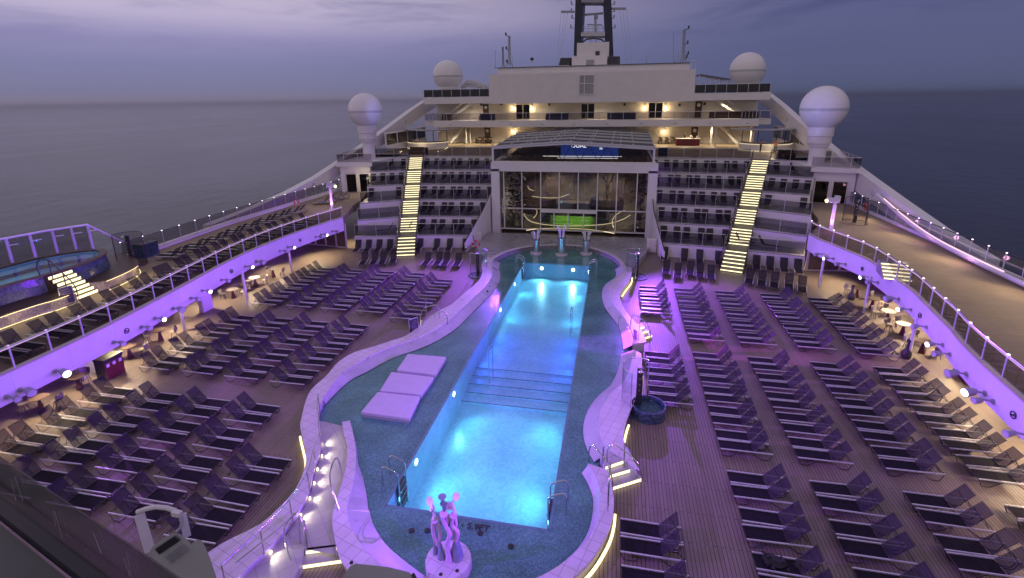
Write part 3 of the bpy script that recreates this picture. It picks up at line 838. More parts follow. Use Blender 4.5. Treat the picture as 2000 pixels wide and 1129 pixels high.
# ------------------------------------------------------------------ terraces of the amphitheatre
CXL = -4.7
TH = 1.17
YIN = [46.6, 49.9, 53.1, 56.5, 60.2, 64.6]
XOUT = [20.6, 21.3, 22.5, 23.6, 25.0, 28.2]
YOUT = [44.4, 46.5, 49.5, 53.6, 57.2, 62.0]
YOUTL = [43.4, 46.4, 49.6, 53.6, 57.3, 62.5]
def stx(Y): return 13.7 + (Y - 43.1) * .325
SW = 1.85
def tier_lines(k):
    """plan points (dx, Y): inner end, stair inner edge, stair outer edge, outer end"""
    yi = YIN[k]
    ys = yi - .75 - .03 * k
    dx = stx(ys)
    o = (dx + SW * .95, ys - SW * .30)
    return [(8.95, yi), (dx, ys), o, (XOUT[k], YOUT[k])]
TL = [tier_lines(k) for k in range(6)]
def sx_(s, p, z): return Vector((CXL + s * p[0], p[1], z))
for s, sn in ((1, 'right'), (-1, 'left')):
    for k in range(6):
        z = TH * (k + 1)
        I, A, B_, O = TL[k]
        if k < 5: I2, A2, B2, O2 = TL[k + 1]
        else: I2, A2, B2, O2 = (8.95, 66.5), (21.0, 66.5), (23.0, 66.5), (28.2, 66.5)
        t = thing('terrace_tier', 'white terrace tier %s of the glass hall, %s from the bottom' % (sn, ORD[k]), 'terrace', group='terrace tiers')
        for nm, q in (('inner_floor', (I, A, A2, I2)), ('outer_floor', (B_, O, O2, B2))):
            mb = MB(); P = [(CXL + s * a[0], a[1]) for a in q]
            mb.prism(P, z - TH * .98, z); mb.build(nm, terrtile if k % 1 == 0 else teak, t)
        fronts = ((I, A), (B_, O))
        for q in fronts:
            a = sx_(s, q[0], 0); b_ = sx_(s, q[1], 0)
            d = (b_ - a).normalized(); n = Vector((d.y, -d.x, 0)) * (1 if s > 0 else -1)
            mb = MB(); mb.add([], [])
            a2 = a + n * .06; b2 = b_ + n * .06
            mb.bar((a2.x, a2.y, z - TH / 2 + .03), (b2.x, b2.y, z - TH / 2 + .03), .12, TH + .10); mb.build('front_wall', white, t)
            ln = MB(); a3 = a + n * .13; b3 = b_ + n * .13
            ln.bar((a3.x, a3.y, z + .05), (b3.x, b3.y, z + .05), .03, .045); ln.build('steel_nosing', chrome, t)
        if k < 5 or True:
            for q, part in ((fronts[0], 'inner'), (fronts[1], 'outer')):
                if k == 5 and part == 'outer': pass
                a = sx_(s, q[0], z + .09); b_ = sx_(s, q[1], z + .09)
                railing('smoked glass railing on the %s tier %s, %s stretch' % (ORD[k], sn, 'beside the glass hall' if part == 'inner' else 'outside the stairs'), [a + (b_ - a) * .01, b_ - (b_ - a) * .02], h=1.18, spacing=1.9, glass=glass_terrace, post=alu, pw=.035, rw=.05, group='terrace railings')
    # solid block under the terrace so nothing shows through
    # stairs with lit risers
    t = thing('lit_staircase', 'straight staircase with glowing risers on the %s terrace' % sn, 'staircase')
    nst = 36
    Y0 = 42.9
    tot = 21.0
    def sp(u, w, z):      # u along, w across (0 inner edge .. 1 outer edge)
        Y = Y0 + u
        dx = stx(Y) + w * SW * .95
        return Vector((CXL + s * dx, Y - w * SW * .30, z))
    us = []; u = 0.0
    base = [0.0] + [TL[k][1][1] - Y0 - 1.0 + .1 for k in range(5)]
    ends = [TL[k][1][1] - Y0 + .12 for k in range(6)]
    st = MB(); n_r = 6; risers = []
    for k in range(6):
        u0 = base[k] if k else 0.15
        u1 = ends[k]
        if k: u0 = ends[k - 1] + 1.35
        for j in range(n_r):
            z0 = TH * k + TH * j / n_r; z1 = TH * k + TH * (j + 1) / n_r
            ua = u0 + (u1 - u0) * j / n_r
            ub = u0 + (u1 - u0) * (j + 1) / n_r if j < n_r - 1 else (ends[k] + 1.35 if k < 5 else ends[k] + .5)
            q = [sp(ua, 0, 0), sp(ua, 1, 0), sp(ub, 1, 0), sp(ub, 0, 0)]
            st.prism([(p.x, p.y) for p in q], max(0, z0 - 1.2), z1 + .012)
            risers.append((ua, z0, z1))
    st.build('treads', stairtread, t)
    for ua, z0, z1 in risers:
        a = sp(ua - .02, .04, (z0 + z1) / 2 + .02); b_ = sp(ua - .02, .96, (z0 + z1) / 2 + .02)
        q = MB(); q.bar(a, b_, .02, (z1 - z0) * .46); q.build('lit_riser', ledstep, t)
    for w in (-.02, 1.02):
        hp = [sp(.15, w, 1.0)]
        for k in range(6): hp += [sp(ends[k], w, TH * (k + 1) + 1.0), sp(ends[k] + .85, w, TH * (k + 1) + 1.0)]
        mb = MB(); mb.tube(hp, .028, 6); mb.build('handrail', darkmetal, t)
        pn = MB()
        for i in range(len(hp) - 1):
            a, b_ = hp[i], hp[i + 1]
            pn.add([a - Vector((0, 0, .9)), b_ - Vector((0, 0, .9)), b_ - Vector((0, 0, .05)), a - Vector((0, 0, .05))], [(0, 1, 2, 3)])
        pn.build('side_glass', glass_smoke, t)
        for i, p in enumerate(hp):
            mb = MB().box((0, 0, -.5), (.04, .04, 1.0)); mb.build('post', darkmetal, t, loc=p)
    # small step lights beside the stairs
    mb = MB()
    for k in range(6):
        for w in (-.16, 1.14):
            p = sp(ends[k] - .12, w, TH * (k + 1) - .35); mb.box(p, (.08, .08, .08))
    mb.build('step_light', lampwarm, t)
    # slope rail running down at the inner end beside the glass hall
    mb = MB(); a = Vector((CXL + s * 8.75, 44.6, .9)); 
    pts = [Vector((CXL + s * 9.3, 45.0, 1.0)), Vector((CXL + s * 8.6, 49.9, 2.34 + 1.0)), Vector((CXL + s * 8.55, 53.1, 3.5 + 1.0))]
    tt = thing('sloping_side_wall', 'white sloping end wall with dark handrail %s of the glass hall' % sn, 'wall')
    mb.tube(pts, .05, 6); mb.build('handrail', darkmetal, tt)
    mb = MB(); mb.add([(p.x, p.y, 0) for p in pts] + [(p.x, p.y, p.z - .15) for p in pts], [(0, 1, 4, 3), (1, 2, 5, 4)])
    o = mb.build('panel', white, tt); so_ = o.modifiers.new('thick', 'SOLIDIFY'); so_.thickness = .12; so_.offset = 0
# white service cabinets at the foot of the terrace ends
for (x, y), lab in (((932, 478), 'white cabinet at the foot of the left terrace wall'), ((1272, 492), 'white cabinet at the foot of the right terrace wall')):
    p = G(x, y); t = thing('service_cabinet', lab, 'cabinet', (p.x, p.y, 0))
    mb = MB().box((0, 0, .65), (.9, .5, 1.3)); o = mb.build('body', cream, t); bv = o.modifiers.new('b', 'BEVEL'); bv.width = .03
    mb = MB(); mb.box((-.12, -.26, .65), (.02, .02, .9)); mb.box((.30, -.26, .7), (.06, .03, .12)); mb.build('door_seam', greypaint, t)
# red round ring (life ring) by the left cabinet
def lifering(label, loc, rz=0):
    t = thing('life_ring', label, 'life ring', loc, rz)
    mb = MB(); mb.tube([(.32 * math.cos(a), 0, .32 * math.sin(a)) for a in [2 * PI * k / 24 for k in range(24)]], .075, 8, closed=True); mb.build('ring', redpaint, t, smooth=True)
    mb = MB()
    for a in (PI / 4, 3 * PI / 4, 5 * PI / 4, 7 * PI / 4):
        mb.box((.32 * math.cos(a), 0, .32 * math.sin(a)), (.09, .165, .165), M=Matrix.Rotation(-a, 3, 'Y'))
    mb.build('band', white, t)
    return t
p = G(932, 488, .4); lifering('red life ring on the white wall left of the glass hall', (p.x, p.y - .4, 1.1))
# ------------------------------------------------------------------ glass hall between the terraces
GX0, GX1, GY = -13.05, 4.2, 52.4
hall = thing('glass_hall', 'large white framed glass hall facing the pool', 'hall', (0, 0, 0))
mb = MB()
mb.box((GX0 + .45, GY + .3, 3.55), (.9, .8, 7.1)); mb.box((GX1 - .45, GY + .3, 3.55), (.9, .8, 7.1)); mb.box(((GX0 + GX1) / 2, GY + .3, 7.35), (GX1 - GX0 + .004, .8, .96))
for x in (GX0 - .0, GX1 + .0):
    mb.box((x, GY + 9.2, 3.7), (.16, 16.8, 7.4))
mb.build('white_frame', white, hall)
n_m = 8
xs = [GX0 + .95 + .55] + [GX0 + 1.5 + (GX1 - GX0 - 3.4) * (i + 1) / 7 + 0 for i in range(7)]
xs = [AY(x, y, GY).x for x, y in ((984, 390), (1019, 390), (1055.5, 390), (1091.5, 390), (1128.5, 390), (1166, 390), (1204, 390), (1243, 390))]
mb = MB()
zt = AY(1100, 410, GY).z
for i, x in enumerate(xs):
    z0 = .5 if i not in (3, 4) else zt
    mb.box((x, GY + .18, (z0 + 6.87) / 2), (.10, .14, 6.87 - z0))
mb.box(((GX0 + GX1) / 2, GY + .18, zt), (GX1 - GX0 - 1.8, .139, .09))
mb.box(((GX0 + GX1) / 2, GY + .18, .54), (GX1 - GX0 - 1.8, .141, .12))
mb.box(((xs[2] + xs[5]) / 2, GY + .1, zt - .15), (xs[5] - xs[2], .3, .36))
for i in range(4):
    x = xs[2] + (xs[5] - xs[2]) * (i + .0) / 3
for x, y in ((1081.5, 440), (1109, 440), (1139, 440)):
    mb.box((AY(x, y, GY).x, GY + .18, (zt + .5) / 2), (.12, .145, zt - .5))
mb.build('mullions', white, hall)
mb = MB(); mb.box(((GX0 + GX1) / 2, GY + .2, 3.7), (GX1 - GX0 - 1.78, .02, 6.4)); mb.build('front_glass', glass_front, hall)
# inside: floor, back wall, pool, lit curves, green steps, planting
mb = MB(); mb.box(((GX0 + GX1) / 2, GY + 9.2, .42), (GX1 - GX0 - .2, 17, .1)); mb.build('inner_floor', M_plain('hall_floor', (.20, .17, .155), .22, var=.35), hall)
mb = MB(); mb.box(((GX0 + GX1) / 2, GY + 17.6, 4.2), (GX1 - GX0 - .2, .2, 7.6)); mb.build('back_wall', M_plain('hall_back_wall', (.24, .19, .15), .6, var=.5, scale=.9), hall)
mb = MB()
for i in range(9):
    mb.box((GX0 + 2 + i * 1.75, GY + 17.4, 4.4), (.22, .12, 5.6))
mb.build('back_columns', M_plain('hall_columns', (.35, .27, .18), .6), hall)
mb = MB(); mb.box((-4.4, GY + 8.4, .75), (7.8, 9.0, .5)); mb.build('plunge_pool', bluemosaic, hall)
mb = MB(); mb.box((-4.4, GY + 8.3, 1.01), (7.2, 8.2, .02)); mb.build('inner_water', M_water('hall_water', (.2, .35, .55), 3, .2), hall)
mb = MB()
gxc = AY(1118, 430, GY + 3).x
for k in range(3): mb.box((gxc, GY + 2.2 + k * .55, .62 + k * .30), (5.0, .55, .30))
mb.build('green_steps', greentile, hall)
for z, pts in ((.58, [(1028, 450), (1050, 447), (1095, 446), (1140, 447.5), (1172, 451), (1200, 456)]), (1.0, [(1022, 417), (1034, 431), (1060, 438), (1100, 441), (1150, 440.5), (1190, 436.5), (1215, 429), (1231, 420)]),
               (1.25, [(1041, 404), (1048.5, 412), (1047, 420), (1042, 426)]), (1.25, [(1221, 410), (1204, 419), (1196, 431), (1198, 444)]), (2.3, [(1039, 383), (1060, 386), (1090, 386), (1111, 379)]), (2.9, [(1031, 363), (1033, 369), (1042, 372)])):
    mb = MB(); mb.tube(smooth_line([G(x, y, z) for x, y in pts], .3), .035, 6); mb.build('curved_led', ledsoft, hall)
def branches(mb, p, d, L_, r, depth):
    q = p + d * L_
    mb.tube([p, p.lerp(q, .5) + Vector((random.uniform(-.1, .1), random.uniform(-.1, .1), 0)) * L_, q], [r, r * .8, r * .6], 4, caps=False)
    if depth:
        for _ in range(3):
            e = (d + Vector((random.uniform(-.8, .8), random.uniform(-.8, .8), random.uniform(-.1, .6)))).normalized()
            branches(mb, q, e, L_ * .68, r * .6, depth - 1)
for (x, y, z, h_), lab in (((-9.2, GY + 9.6, 2.2, 1.3), 'bare branched tree inside the glass hall, left of the pool'), ((-.9, GY + 11.5, 2.0, 1.2), 'bare branched tree inside the glass hall, right of the pool')):
    t = thing('indoor_tree', lab, 'tree', (x, y, z))
    mb = MB(); branches(mb, Vector((0, 0, 0)), Vector((0, 0, 1)), h_, .10, 4); mb.build('branches', barkmat, t)
    mb = MB(); mb.lathe((0, 0, -1.6), [(.0, 1.6), (2.0, 1.6), (2.2, .9), (1.9, 0)], 24); mb.build('planter', darkwood, t)
mb = MB()
for xx, yy in ((GX0 + 1.7, GY + 2.5), (GX0 + 2.6, GY + 1.6), (GX1 - 1.4, GY + 2.2), (GX0 + 2.2, GY + 5)):
    for _ in range(170):
        c = Vector((xx + random.gauss(0, .35), yy + random.gauss(0, .35), random.uniform(.5, 6.6)))
        a = random.uniform(0, 2 * PI); w = random.uniform(.12, .3)
        u = Vector((math.cos(a), math.sin(a), random.uniform(-.5, .5))) * w; vv = Vector((-math.sin(a), math.cos(a), random.uniform(-.8, .8))) * w * .6
        mb.add([c - u, c + vv, c + u, c - vv], [(0, 1, 2, 3)])
tag(mb.build('hanging_greenery', leafmat), 'tall dark planting behind the outer panes of the glass hall', 'plant')
# upper truss glazing and sliding roof
roof = thing('glass_hall_roof', 'low pitched grey sliding roof of the glass hall', 'roof')
zb0, zb1, zpk = 7.86, 9.25, 9.75
fx0, fx1, fxc = -12.9, 3.75, -5.2
mb = MB()
for y in (GY + .35,):
    mb.bar((fx0, y, zb0), (fx1, y, zb0), .2, .12); mb.bar((fx0, y, zb0), (fx0, y, zb1), .2, .16); mb.bar((fx1, y, zb0), (fx1, y, zb1), .2, .16)
    mb.bar((fx0, y, zb1), (fxc, y, zpk), .25, .16); mb.bar((fxc, y, zpk), (fx1, y, zb1), .25, .16)
mb.build('front_frame', white, roof)
mb = MB()
nz = 9
for i in range(nz):
    x0 = fx0 + (fx1 - fx0) * i / nz; x1 = fx0 + (fx1 - fx0) * (i + 1) / nz; xm = (x0 + x1) / 2
    zt_ = zb1 + (zpk - zb1) * (1 - abs(xm - fxc) / (fx1 - fxc if xm > fxc else fxc - fx0)) - .08
    mb.bar((x0, GY + .6, zb0 + .06), (xm, GY + .6, zt_), .06, .06); mb.bar((xm, GY + .6, zt_), (x1, GY + .6, zb0 + .06), .06, .06)
mb.build('zigzag_truss', darkmetal, roof)
mb = MB(); mb.add([(fx0, GY + .38, zb0), (fx1, GY + .38, zb0), (fx1, GY + .38, zb1), (fxc, GY + .38, zpk), (fx0, GY + .38, zb1)], [(0, 1, 2, 3, 4)]); mb.build('truss_glass', glass_front, roof)
mb = MB(); mb.box((-2.85, GY + 3.4, 8.68), (6.2, .1, 1.5)); mb.build('blue_screen', screenblue, roof)
text('OUAL', (-4.0, GY + 3.3, 9.28), .62, M_emit('white_sign_glow', (.9, .92, 1.0), 1.6), rx=PI / 2, parent=roof, name='screen_lettering')
text('m', (-1.6, GY + 3.3, 9.02), .42, MATS['white_sign_glow'], rx=PI / 2, parent=roof, name='screen_lettering')
mb = MB(); mb.box((-3.6, GY + 2.6, 8.22), (8.4, .08, .05)); mb.box((-3.0, GY + 2.3, 8.06), (6.4, .08, .04)); mb.build('light_line', M_emit('soft_white_line', (.9, .85, .8), 1.2), roof)
mb = MB(); mb.box((-4.4, GY + 12, 7.8), (16.2, 8.5, .1)); mb.build('upper_floor', M_plain('upper_hall_floor', (.06, .05, .06), .3, var=.5), roof)
segs = 5
Yb = 79.2
roofgrey = M_plain('roof_panel_grey', (.055, .058, .062), .75, var=.1, scale=.8)
for k in range(segs):
    t0, t1 = k / segs, (k + 1) / segs
    def rp_(tt): 
        y = GY + .25 + (Yb - GY - .25) * tt
        return y, -12.9 - 1.9 * tt, 3.75 + .8 * tt, -5.2 + 0 * tt
    ya, a0, a1, ac = rp_(t0); yb, b0, b1, bc = rp_(t1 + .01)
    zo = .09 * (segs - k)
    mb = MB()
    ze0 = zb1 - .18 + zo * .3; zp0 = zpk - .16 + zo * .3
    for za, zp in ((ze0 + .12, zp0 + .12),):
        mb.add([(a0, ya, za), (ac, ya, zp), (a1, ya, za), (b1, yb, za), (bc, yb, zp), (b0, yb, za)], [(0, 1, 4, 5), (1, 2, 3, 4)])
    o = mb.build('roof_panel', roofgrey, roof); sm = o.modifiers.new('thick', 'SOLIDIFY'); sm.thickness = .08
    mb = MB(); y = ya + .05
    mb.bar((a0, y, ze0 + .22), (ac, y, zp0 + .22), .34, .17); mb.bar((ac, y, zp0 + .22), (a1, y, ze0 + .22), .34, .17)
    for i in range(9):
        f = i / 8; x = a0 + (a1 - a0) * f
        zz = ze0 + (zp0 - ze0) * (1 - abs(x - ac) / (a1 - ac if x > ac else ac - a0))
        mb.box((x, y, zz + .36), (.16, .16, .16))
    mb.build('cross_beam', lightgrey, roof)
    mb = MB()
    for i in range(1, 5):
        f = i / 5
        xa = a0 + (a1 - a0) * f; xb = b0 + (b1 - b0) * f
        za = ze0 + (zp0 - ze0) * (1 - abs(xa - ac) / (a1 - ac if xa > ac else ac - a0)) + .15
        mb.bar((xa, ya + .25, za), (xb, yb, za), .08, .06)
        mb.box((xa, ya + .35, za + .08), (.34, .3, .16))
    mb.build('roof_seam', greypaint, roof)
mb = MB()
for x0_, x1_ in ((-12.98, -14.9), (3.85, 4.65)):
    mb.add([(x0_, GY + .3, 7.8), (x1_, Yb, 7.8), (x1_, Yb, 9.35), (x0_, GY + .3, 9.35)], [(0, 1, 2, 3)])
mb.build('roof_side', greypaint, roof)

# ------------------------------------------------------------------ upper decks behind
BZ = TH * 6
def deckslab(name, poly, z0, z1, mat, label=None, cat=None):
    mb = MB(); mb.prism(poly, z0, z1); o = mb.build(name, mat)
    if label: tag(o, label, cat)
    else: o['kind'] = 'structure'
    return o
for s in (1, -1):
    P = [(CXL + s * 9.6, 66.4), (CXL + s * 29.5, 62.6 if s > 0 else 63.2), (CXL + s * 28.5, 90), (CXL + s * 9.8, 90)]
    deckslab('bar_deck', P, BZ - .45, BZ - .005, M_plain('bar_deck_boards_%s' % ('a' if s > 0 else 'b'), (.36, .28, .19), .4, var=.15))
# platform corner outside the top tier carries the big radomes
for s, sn in ((1, 'right'), (-1, 'left')):
    P = [(CXL + s * XOUT[5], 62.0), (CXL + s * (XOUT[5] + 1.4), 61.2), (CXL + s * (XOUT[5] + 1.2), 68), (CXL + s * 22.5, 68), (CXL + s * 23.2, 63.4)]
    # block house under the platform with doors to the promenade
    a = (CXL + s * 25.2, 58.0); c = (CXL + s * 28.6, 57.0)
    t = thing('deck_house', 'white deck house with dark doors at the far end of the %s promenade' % sn, 'deck house')
    q = [(CXL + s * 24.9, 57.6), (CXL + s * 28.7, 56.8), (CXL + s * 29.3, 62.5), (CXL + s * 28.8, 67.5), (CXL + s * 24.0, 67.5)]
    mb = MB(); mb.prism(q, PZ, BZ - .46); mb.build('wall', white, t)
    q2 = [(CXL + s * 24.6, 57.2), (CXL + s * 28.9, 56.3), (CXL + s * 29.6, 62.4), (CXL + s * 29.2, 67.6), (CXL + s * 24.0, 67.6)]
    mb = MB(); mb.prism(q2, BZ - .455, BZ - .0); mb.build('roof_slab', white, t)
    d = Vector((q[1][0] - q[0][0], q[1][1] - q[0][1], 0)); n = Vector((d.y, -d.x, 0)).normalized()
    if n.y > 0: n = -n
    for f0, f1 in ((.08, .42), (.50, .84)):
        pa = Vector((q[0][0], q[0][1], 0)) + d * f0 + n * .03; pb = Vector((q[0][0], q[0][1], 0)) + d * f1 + n * .03
        mb = MB(); mb.bar((pa.x, pa.y, PZ + 1.15), (pb.x, pb.y, PZ + 1.15), .05, 2.2); dd = mb.build('door', glass_black, t)
        mb = MB()
        for pp in (pa, pb): mb.box((pp.x, pp.y, PZ + 1.2), (.13, .13, 2.32))
        mb.bar((pa.x, pa.y, PZ + 2.38), (pb.x, pb.y, PZ + 2.38), .13, .12); mb.build('door_frame', cream, t)
    ra = [Vector((p[0], p[1], BZ)) for p in (q2[0], q2[1], q2[2], q2[3])]
    railing('smoked glass railing round the %s radome platform' % sn, [ra[0] + Vector((0, .15, 0)), ra[1] + Vector((-s * .12, .15, 0)), ra[2] + Vector((-s * .12, 0, 0)), ra[3] + Vector((-s * .12, 0, 0))], h=1.1, spacing=1.7, pw=.04, rw=.05)
# rails along the front of the bar deck stand on the sixth tier (built above); deck behind: back wall, doors, posts
YW = 86.0
supw = thing('bar_deck_wall', 'cream rear wall of the bar deck under the balcony', 'wall')
mb = MB(); mb.box((-4.9, YW + .2, (BZ + 10.0) / 2), (52, .4, 10.0 - BZ)); mb.build('wall', cream, supw)
balw = thing('balcony_wall', 'cream rear wall of the upper balcony', 'wall')
mb = MB(); mb.box((-4.9, YW + .2, 12.35), (52, .4, 2.66)); mb.build('wall', cream, balw)
t = thing('balcony_slab', 'long white balcony front across the ship', 'balcony')
mb = MB(); mb.box((-4.75, 83.0, 10.5), (49.6, 6.0, 1.0)); mb.box((-29.9, 83.2, 10.6), (2.4, 5.2, .8)); mb.box((20.6, 83.2, 10.6), (2.4, 5.2, .8)); mb.build('slab', white, t)
mb = MB()
for x in range(-27, 20, 5): mb.box((x + .5, 79.97, 10.42), (.35, .06, .10))
mb.build('scupper', greypaint, t)
railing('long glass railing on the upper balcony', [Vector((-31.0, 80.3, 11.0)), Vector((21.5, 80.3, 11.0))], h=1.15, spacing=1.9, glass=glass_smoke, post=chrome, pw=.06, rw=.07)
for x, sn in ((-28.9, 'left'), (18.9, 'right')):
    t = thing('balcony_gate', 'steel barred gate at the %s end of the balcony railing' % sn, 'gate')
    mb = MB()
    for i in range(6): mb.box((x + (i - 2.5) * .5, 80.22, 11.6), (.06, .05, 1.2))
    mb.build('bars', chrome, t)
    mb = MB(); mb.box((x, 80.22, 12.22), (2.7, .07, .06)); mb.box((x, 80.22, 11.05), (2.7, .07, .06)); mb.build('rails', chrome, t)
deckslab('upper_deck_slab', [(-31.0, 80.0), (21.2, 80.0), (21.2, 112), (-31.0, 112)], 13.68, 14.68, white, 'white slab of the upper deck above the balcony', 'deck slab')
railing('dark glass windbreak on the upper deck, left', [Vector((-30.9, 80.25, 14.68)), Vector((-20.0, 80.25, 14.68))], h=1.25, spacing=1.5, glass=glass_black, pw=.05, name='windbreak', cat='windbreak')
railing('dark glass windbreak on the upper deck, right', [Vector((10.9, 80.25, 14.68)), Vector((21.1, 80.25, 14.68))], h=1.25, spacing=1.5, glass=glass_black, pw=.05, name='windbreak', cat='windbreak')
blk = thing('upper_block', 'broad white block under the funnel with small window', 'superstructure')
mb = MB(); mb.prism([(-19.9, 79.92), (10.8, 79.92), (10.8, 110), (-19.9, 110)], 13.6, 18.05); mb.prism([(-18.8, 81.2), (10.1, 81.2), (10.1, 108), (-18.8, 108)], 18.05, 19.0); mb.build('wall', white, blk)
a = AY(1131.5, 147, 79.9); c = AY(1159.5, 184, 79.9)
fr = MB(); xc, zc = (a.x + c.x) / 2, (a.z + c.z) / 2; w_, h_ = c.x - a.x, a.z - c.z
for x in (a.x, a.x + w_ * .36, c.x): fr.box((x, 79.86, zc), (.12, .12, h_))
for z in (a.z, a.z - h_ * .45, c.z): fr.box((xc, 79.855, z), (w_ + .12, .12, .12))
wf = fr.build('window_frame', white, blk)
mb = MB(); mb.box((xc, 79.89, zc), (w_, .04, h_)); mb.build('window_pane', greypaint, wf)
mb = MB(); mb.bar((-18.9, 81.15, 19.03), (10.1, 81.15, 19.03), .3, .08); mb.build('roof_edge', darkpaint, blk)
# doors on the two rear walls
def porthole_door(label, px, Y, z0, z1, mat=darkwood):
    x = AY(px, 250, Y).x
    t = thing('porthole_door', label, 'door', (x, Y - .03, z0))
    mb = MB().box((0, 0, (z1 - z0) / 2), (1.0, .08, z1 - z0)); mb.build('leaf', mat, t)
    mb = MB(); mb.tube([(0, -.05, (z1 - z0) * .78), (0, -.06, (z1 - z0) * .78)], .26, 18); mb.build('round_window', cream, t)
    mb = MB(); mb.tube([(.27 * math.cos(k * PI / 10), -.06, (z1 - z0) * .78 + .27 * math.sin(k * PI / 10)) for k in range(20)], .03, 5, closed=True); mb.build('window_ring', chrome, t)
    return t
porthole_door('brown door with a round window on the upper balcony, left', 950, YW, 11.0, 13.5)
porthole_door('brown door with a round window on the upper balcony, right', 1361, YW, 11.0, 13.5)
porthole_door('brown door with a round window on the bar deck, left', 952, YW, BZ, 9.6)
porthole_door('brown door with a round window on the bar deck, right', 1357, YW, BZ, 9.6)
def glass_door(label, px0, px1, z0, z1):
    x0, x1 = AY(px0, 220, YW).x, AY(px1, 220, YW).x
    t = thing('glass_door', label, 'door', ((x0 + x1) / 2, YW - .03, z0)); w = x1 - x0
    mb = MB()
    for x in (-w / 2, 0, w / 2): mb.box((x, 0, (z1 - z0) / 2), (.10, .1, z1 - z0))
    mb.box((0, 0, z1 - z0), (w + .1, .1, .1)); mb.build('frame', cream, t)
    mb = MB().box((0, .01, (z1 - z0) / 2), (w, .03, z1 - z0 - .06)); mb.build('pane', glass_black, t)
    return t
glass_door('double glass door on the balcony, left of three', 1008, 1035, 11.0, 13.4)
glass_door('double glass door at the middle of the balcony', 1135, 1161, 11.0, 13.4)
glass_door('double glass door on the balcony, right of three', 1266, 1294, 11.0, 13.4)
def sconce(label, px, py, Y=YW):
    p = AY(px, py, Y - .12)
    t = thing('wall_lamp', label, 'lamp', p)
    mb = MB(); mb.lathe((0, 0, -.25), [(.05, .5), (.12, .42), (.14, .1), (.06, 0)], 10); mb.build('shade', cream, t)
    mb = MB(); mb.lathe((0, 0, -.34), [(.13, .09), (.13, .02), (.0, 0)], 10); mb.build('bulb', lampwarm, t)
    lamp('sconce_light', 'POINT', (p.x, p.y - .35, p.z - .35), 42, (1.0, .72, .36), size=.12)
for px, py, lab in ((1003, 208, 'glowing wall lamp on the balcony, leftmost'), (1039, 208, 'glowing wall lamp on the balcony, second from left'), (1259, 207, 'glowing wall lamp on the balcony, second from right'), (1300, 206, 'glowing wall lamp on the balcony, rightmost'),
                    (1003, 253, 'glowing wall lamp on the bar deck, left of the roof'), (1298, 253, 'glowing wall lamp on the bar deck, right of the roof')):
    sconce(lab, px, py)
# small wall speakers
for i, (px, py) in enumerate(((979, 203), (1073, 204), (1220, 204), (1327, 205), (1376, 203), (940, 204))):
    p = AY(px, py, YW - .1); t = thing('wall_speaker', '%s small square speaker from the left on the balcony wall' % ORD[[940, 979, 1073, 1220, 1327, 1376].index(px)], 'speaker', p, group='balcony speakers')
    MB().box((0, 0, 0), (.4, .2, .45)).build('box', greypaint, t); MB().box((0, -.11, 0), (.3, .02, .34)).build('grille', darkmetal, t)
# white posts and companion stairs on the bar deck
for i, (px, py, lab) in enumerate(((911, 281, 'white post on the bar deck left, outer'), (919, 280, 'white post on the bar deck left, inner'), (1387, 283, 'white post on the bar deck right, inner'), (1396, 285, 'white post on the bar deck right, outer'), (1465, 283, 'white post by the right bar counter'))):
    p = G(px, py, BZ); mb = MB().tube([(0, 0, 0), (0, 0, 10.0 - BZ)], .14, 10)
    tag(mb.build('round_post', white, loc=(p.x, p.y, BZ)), lab, 'post')
def flight(label, xa, za, xb, zb, y):
    t = thing('ship_stair', label, 'stair')
    mb = MB(); mb.bar((xa, y, za), (xb, y, zb), .08, .35); mb.bar((xa, y + 1.1, za), (xb, y + 1.1, zb), .08, .35); mb.build('stringer', white, t)
    mb = MB(); n = 12
    for i in range(n):
        f = (i + .5) / n; mb.box((xa + (xb - xa) * f, y + .55, za + (zb - za) * f), (.26, 1.0, .04))
    mb.build('treads', greypaint, t)
    mb = MB(); mb.tube([(xa, y, za + 1), (xb, y, zb + 1)], .04, 5); mb.build('handrail', chrome, t)
flight('white stair rising to the right on the bar deck, left', AY(880, 274, 84).x, BZ + .1, AY(906, 250, 84).x, 9.9, 84)
flight('white stair rising to the left on the bar deck, right', AY(1441, 272, 84).x, BZ + .1, AY(1406, 250, 84).x, 9.9, 84)
flight('white stair rising to the right behind the balcony, left', AY(878, 228, 84.3).x, 11.1, AY(918, 202, 84.3).x, 13.6, 84.3)
flight('white stair rising to the left behind the balcony, right', AY(1449, 220, 84.3).x, 11.1, AY(1400, 200, 84.3).x, 13.6, 84.3)
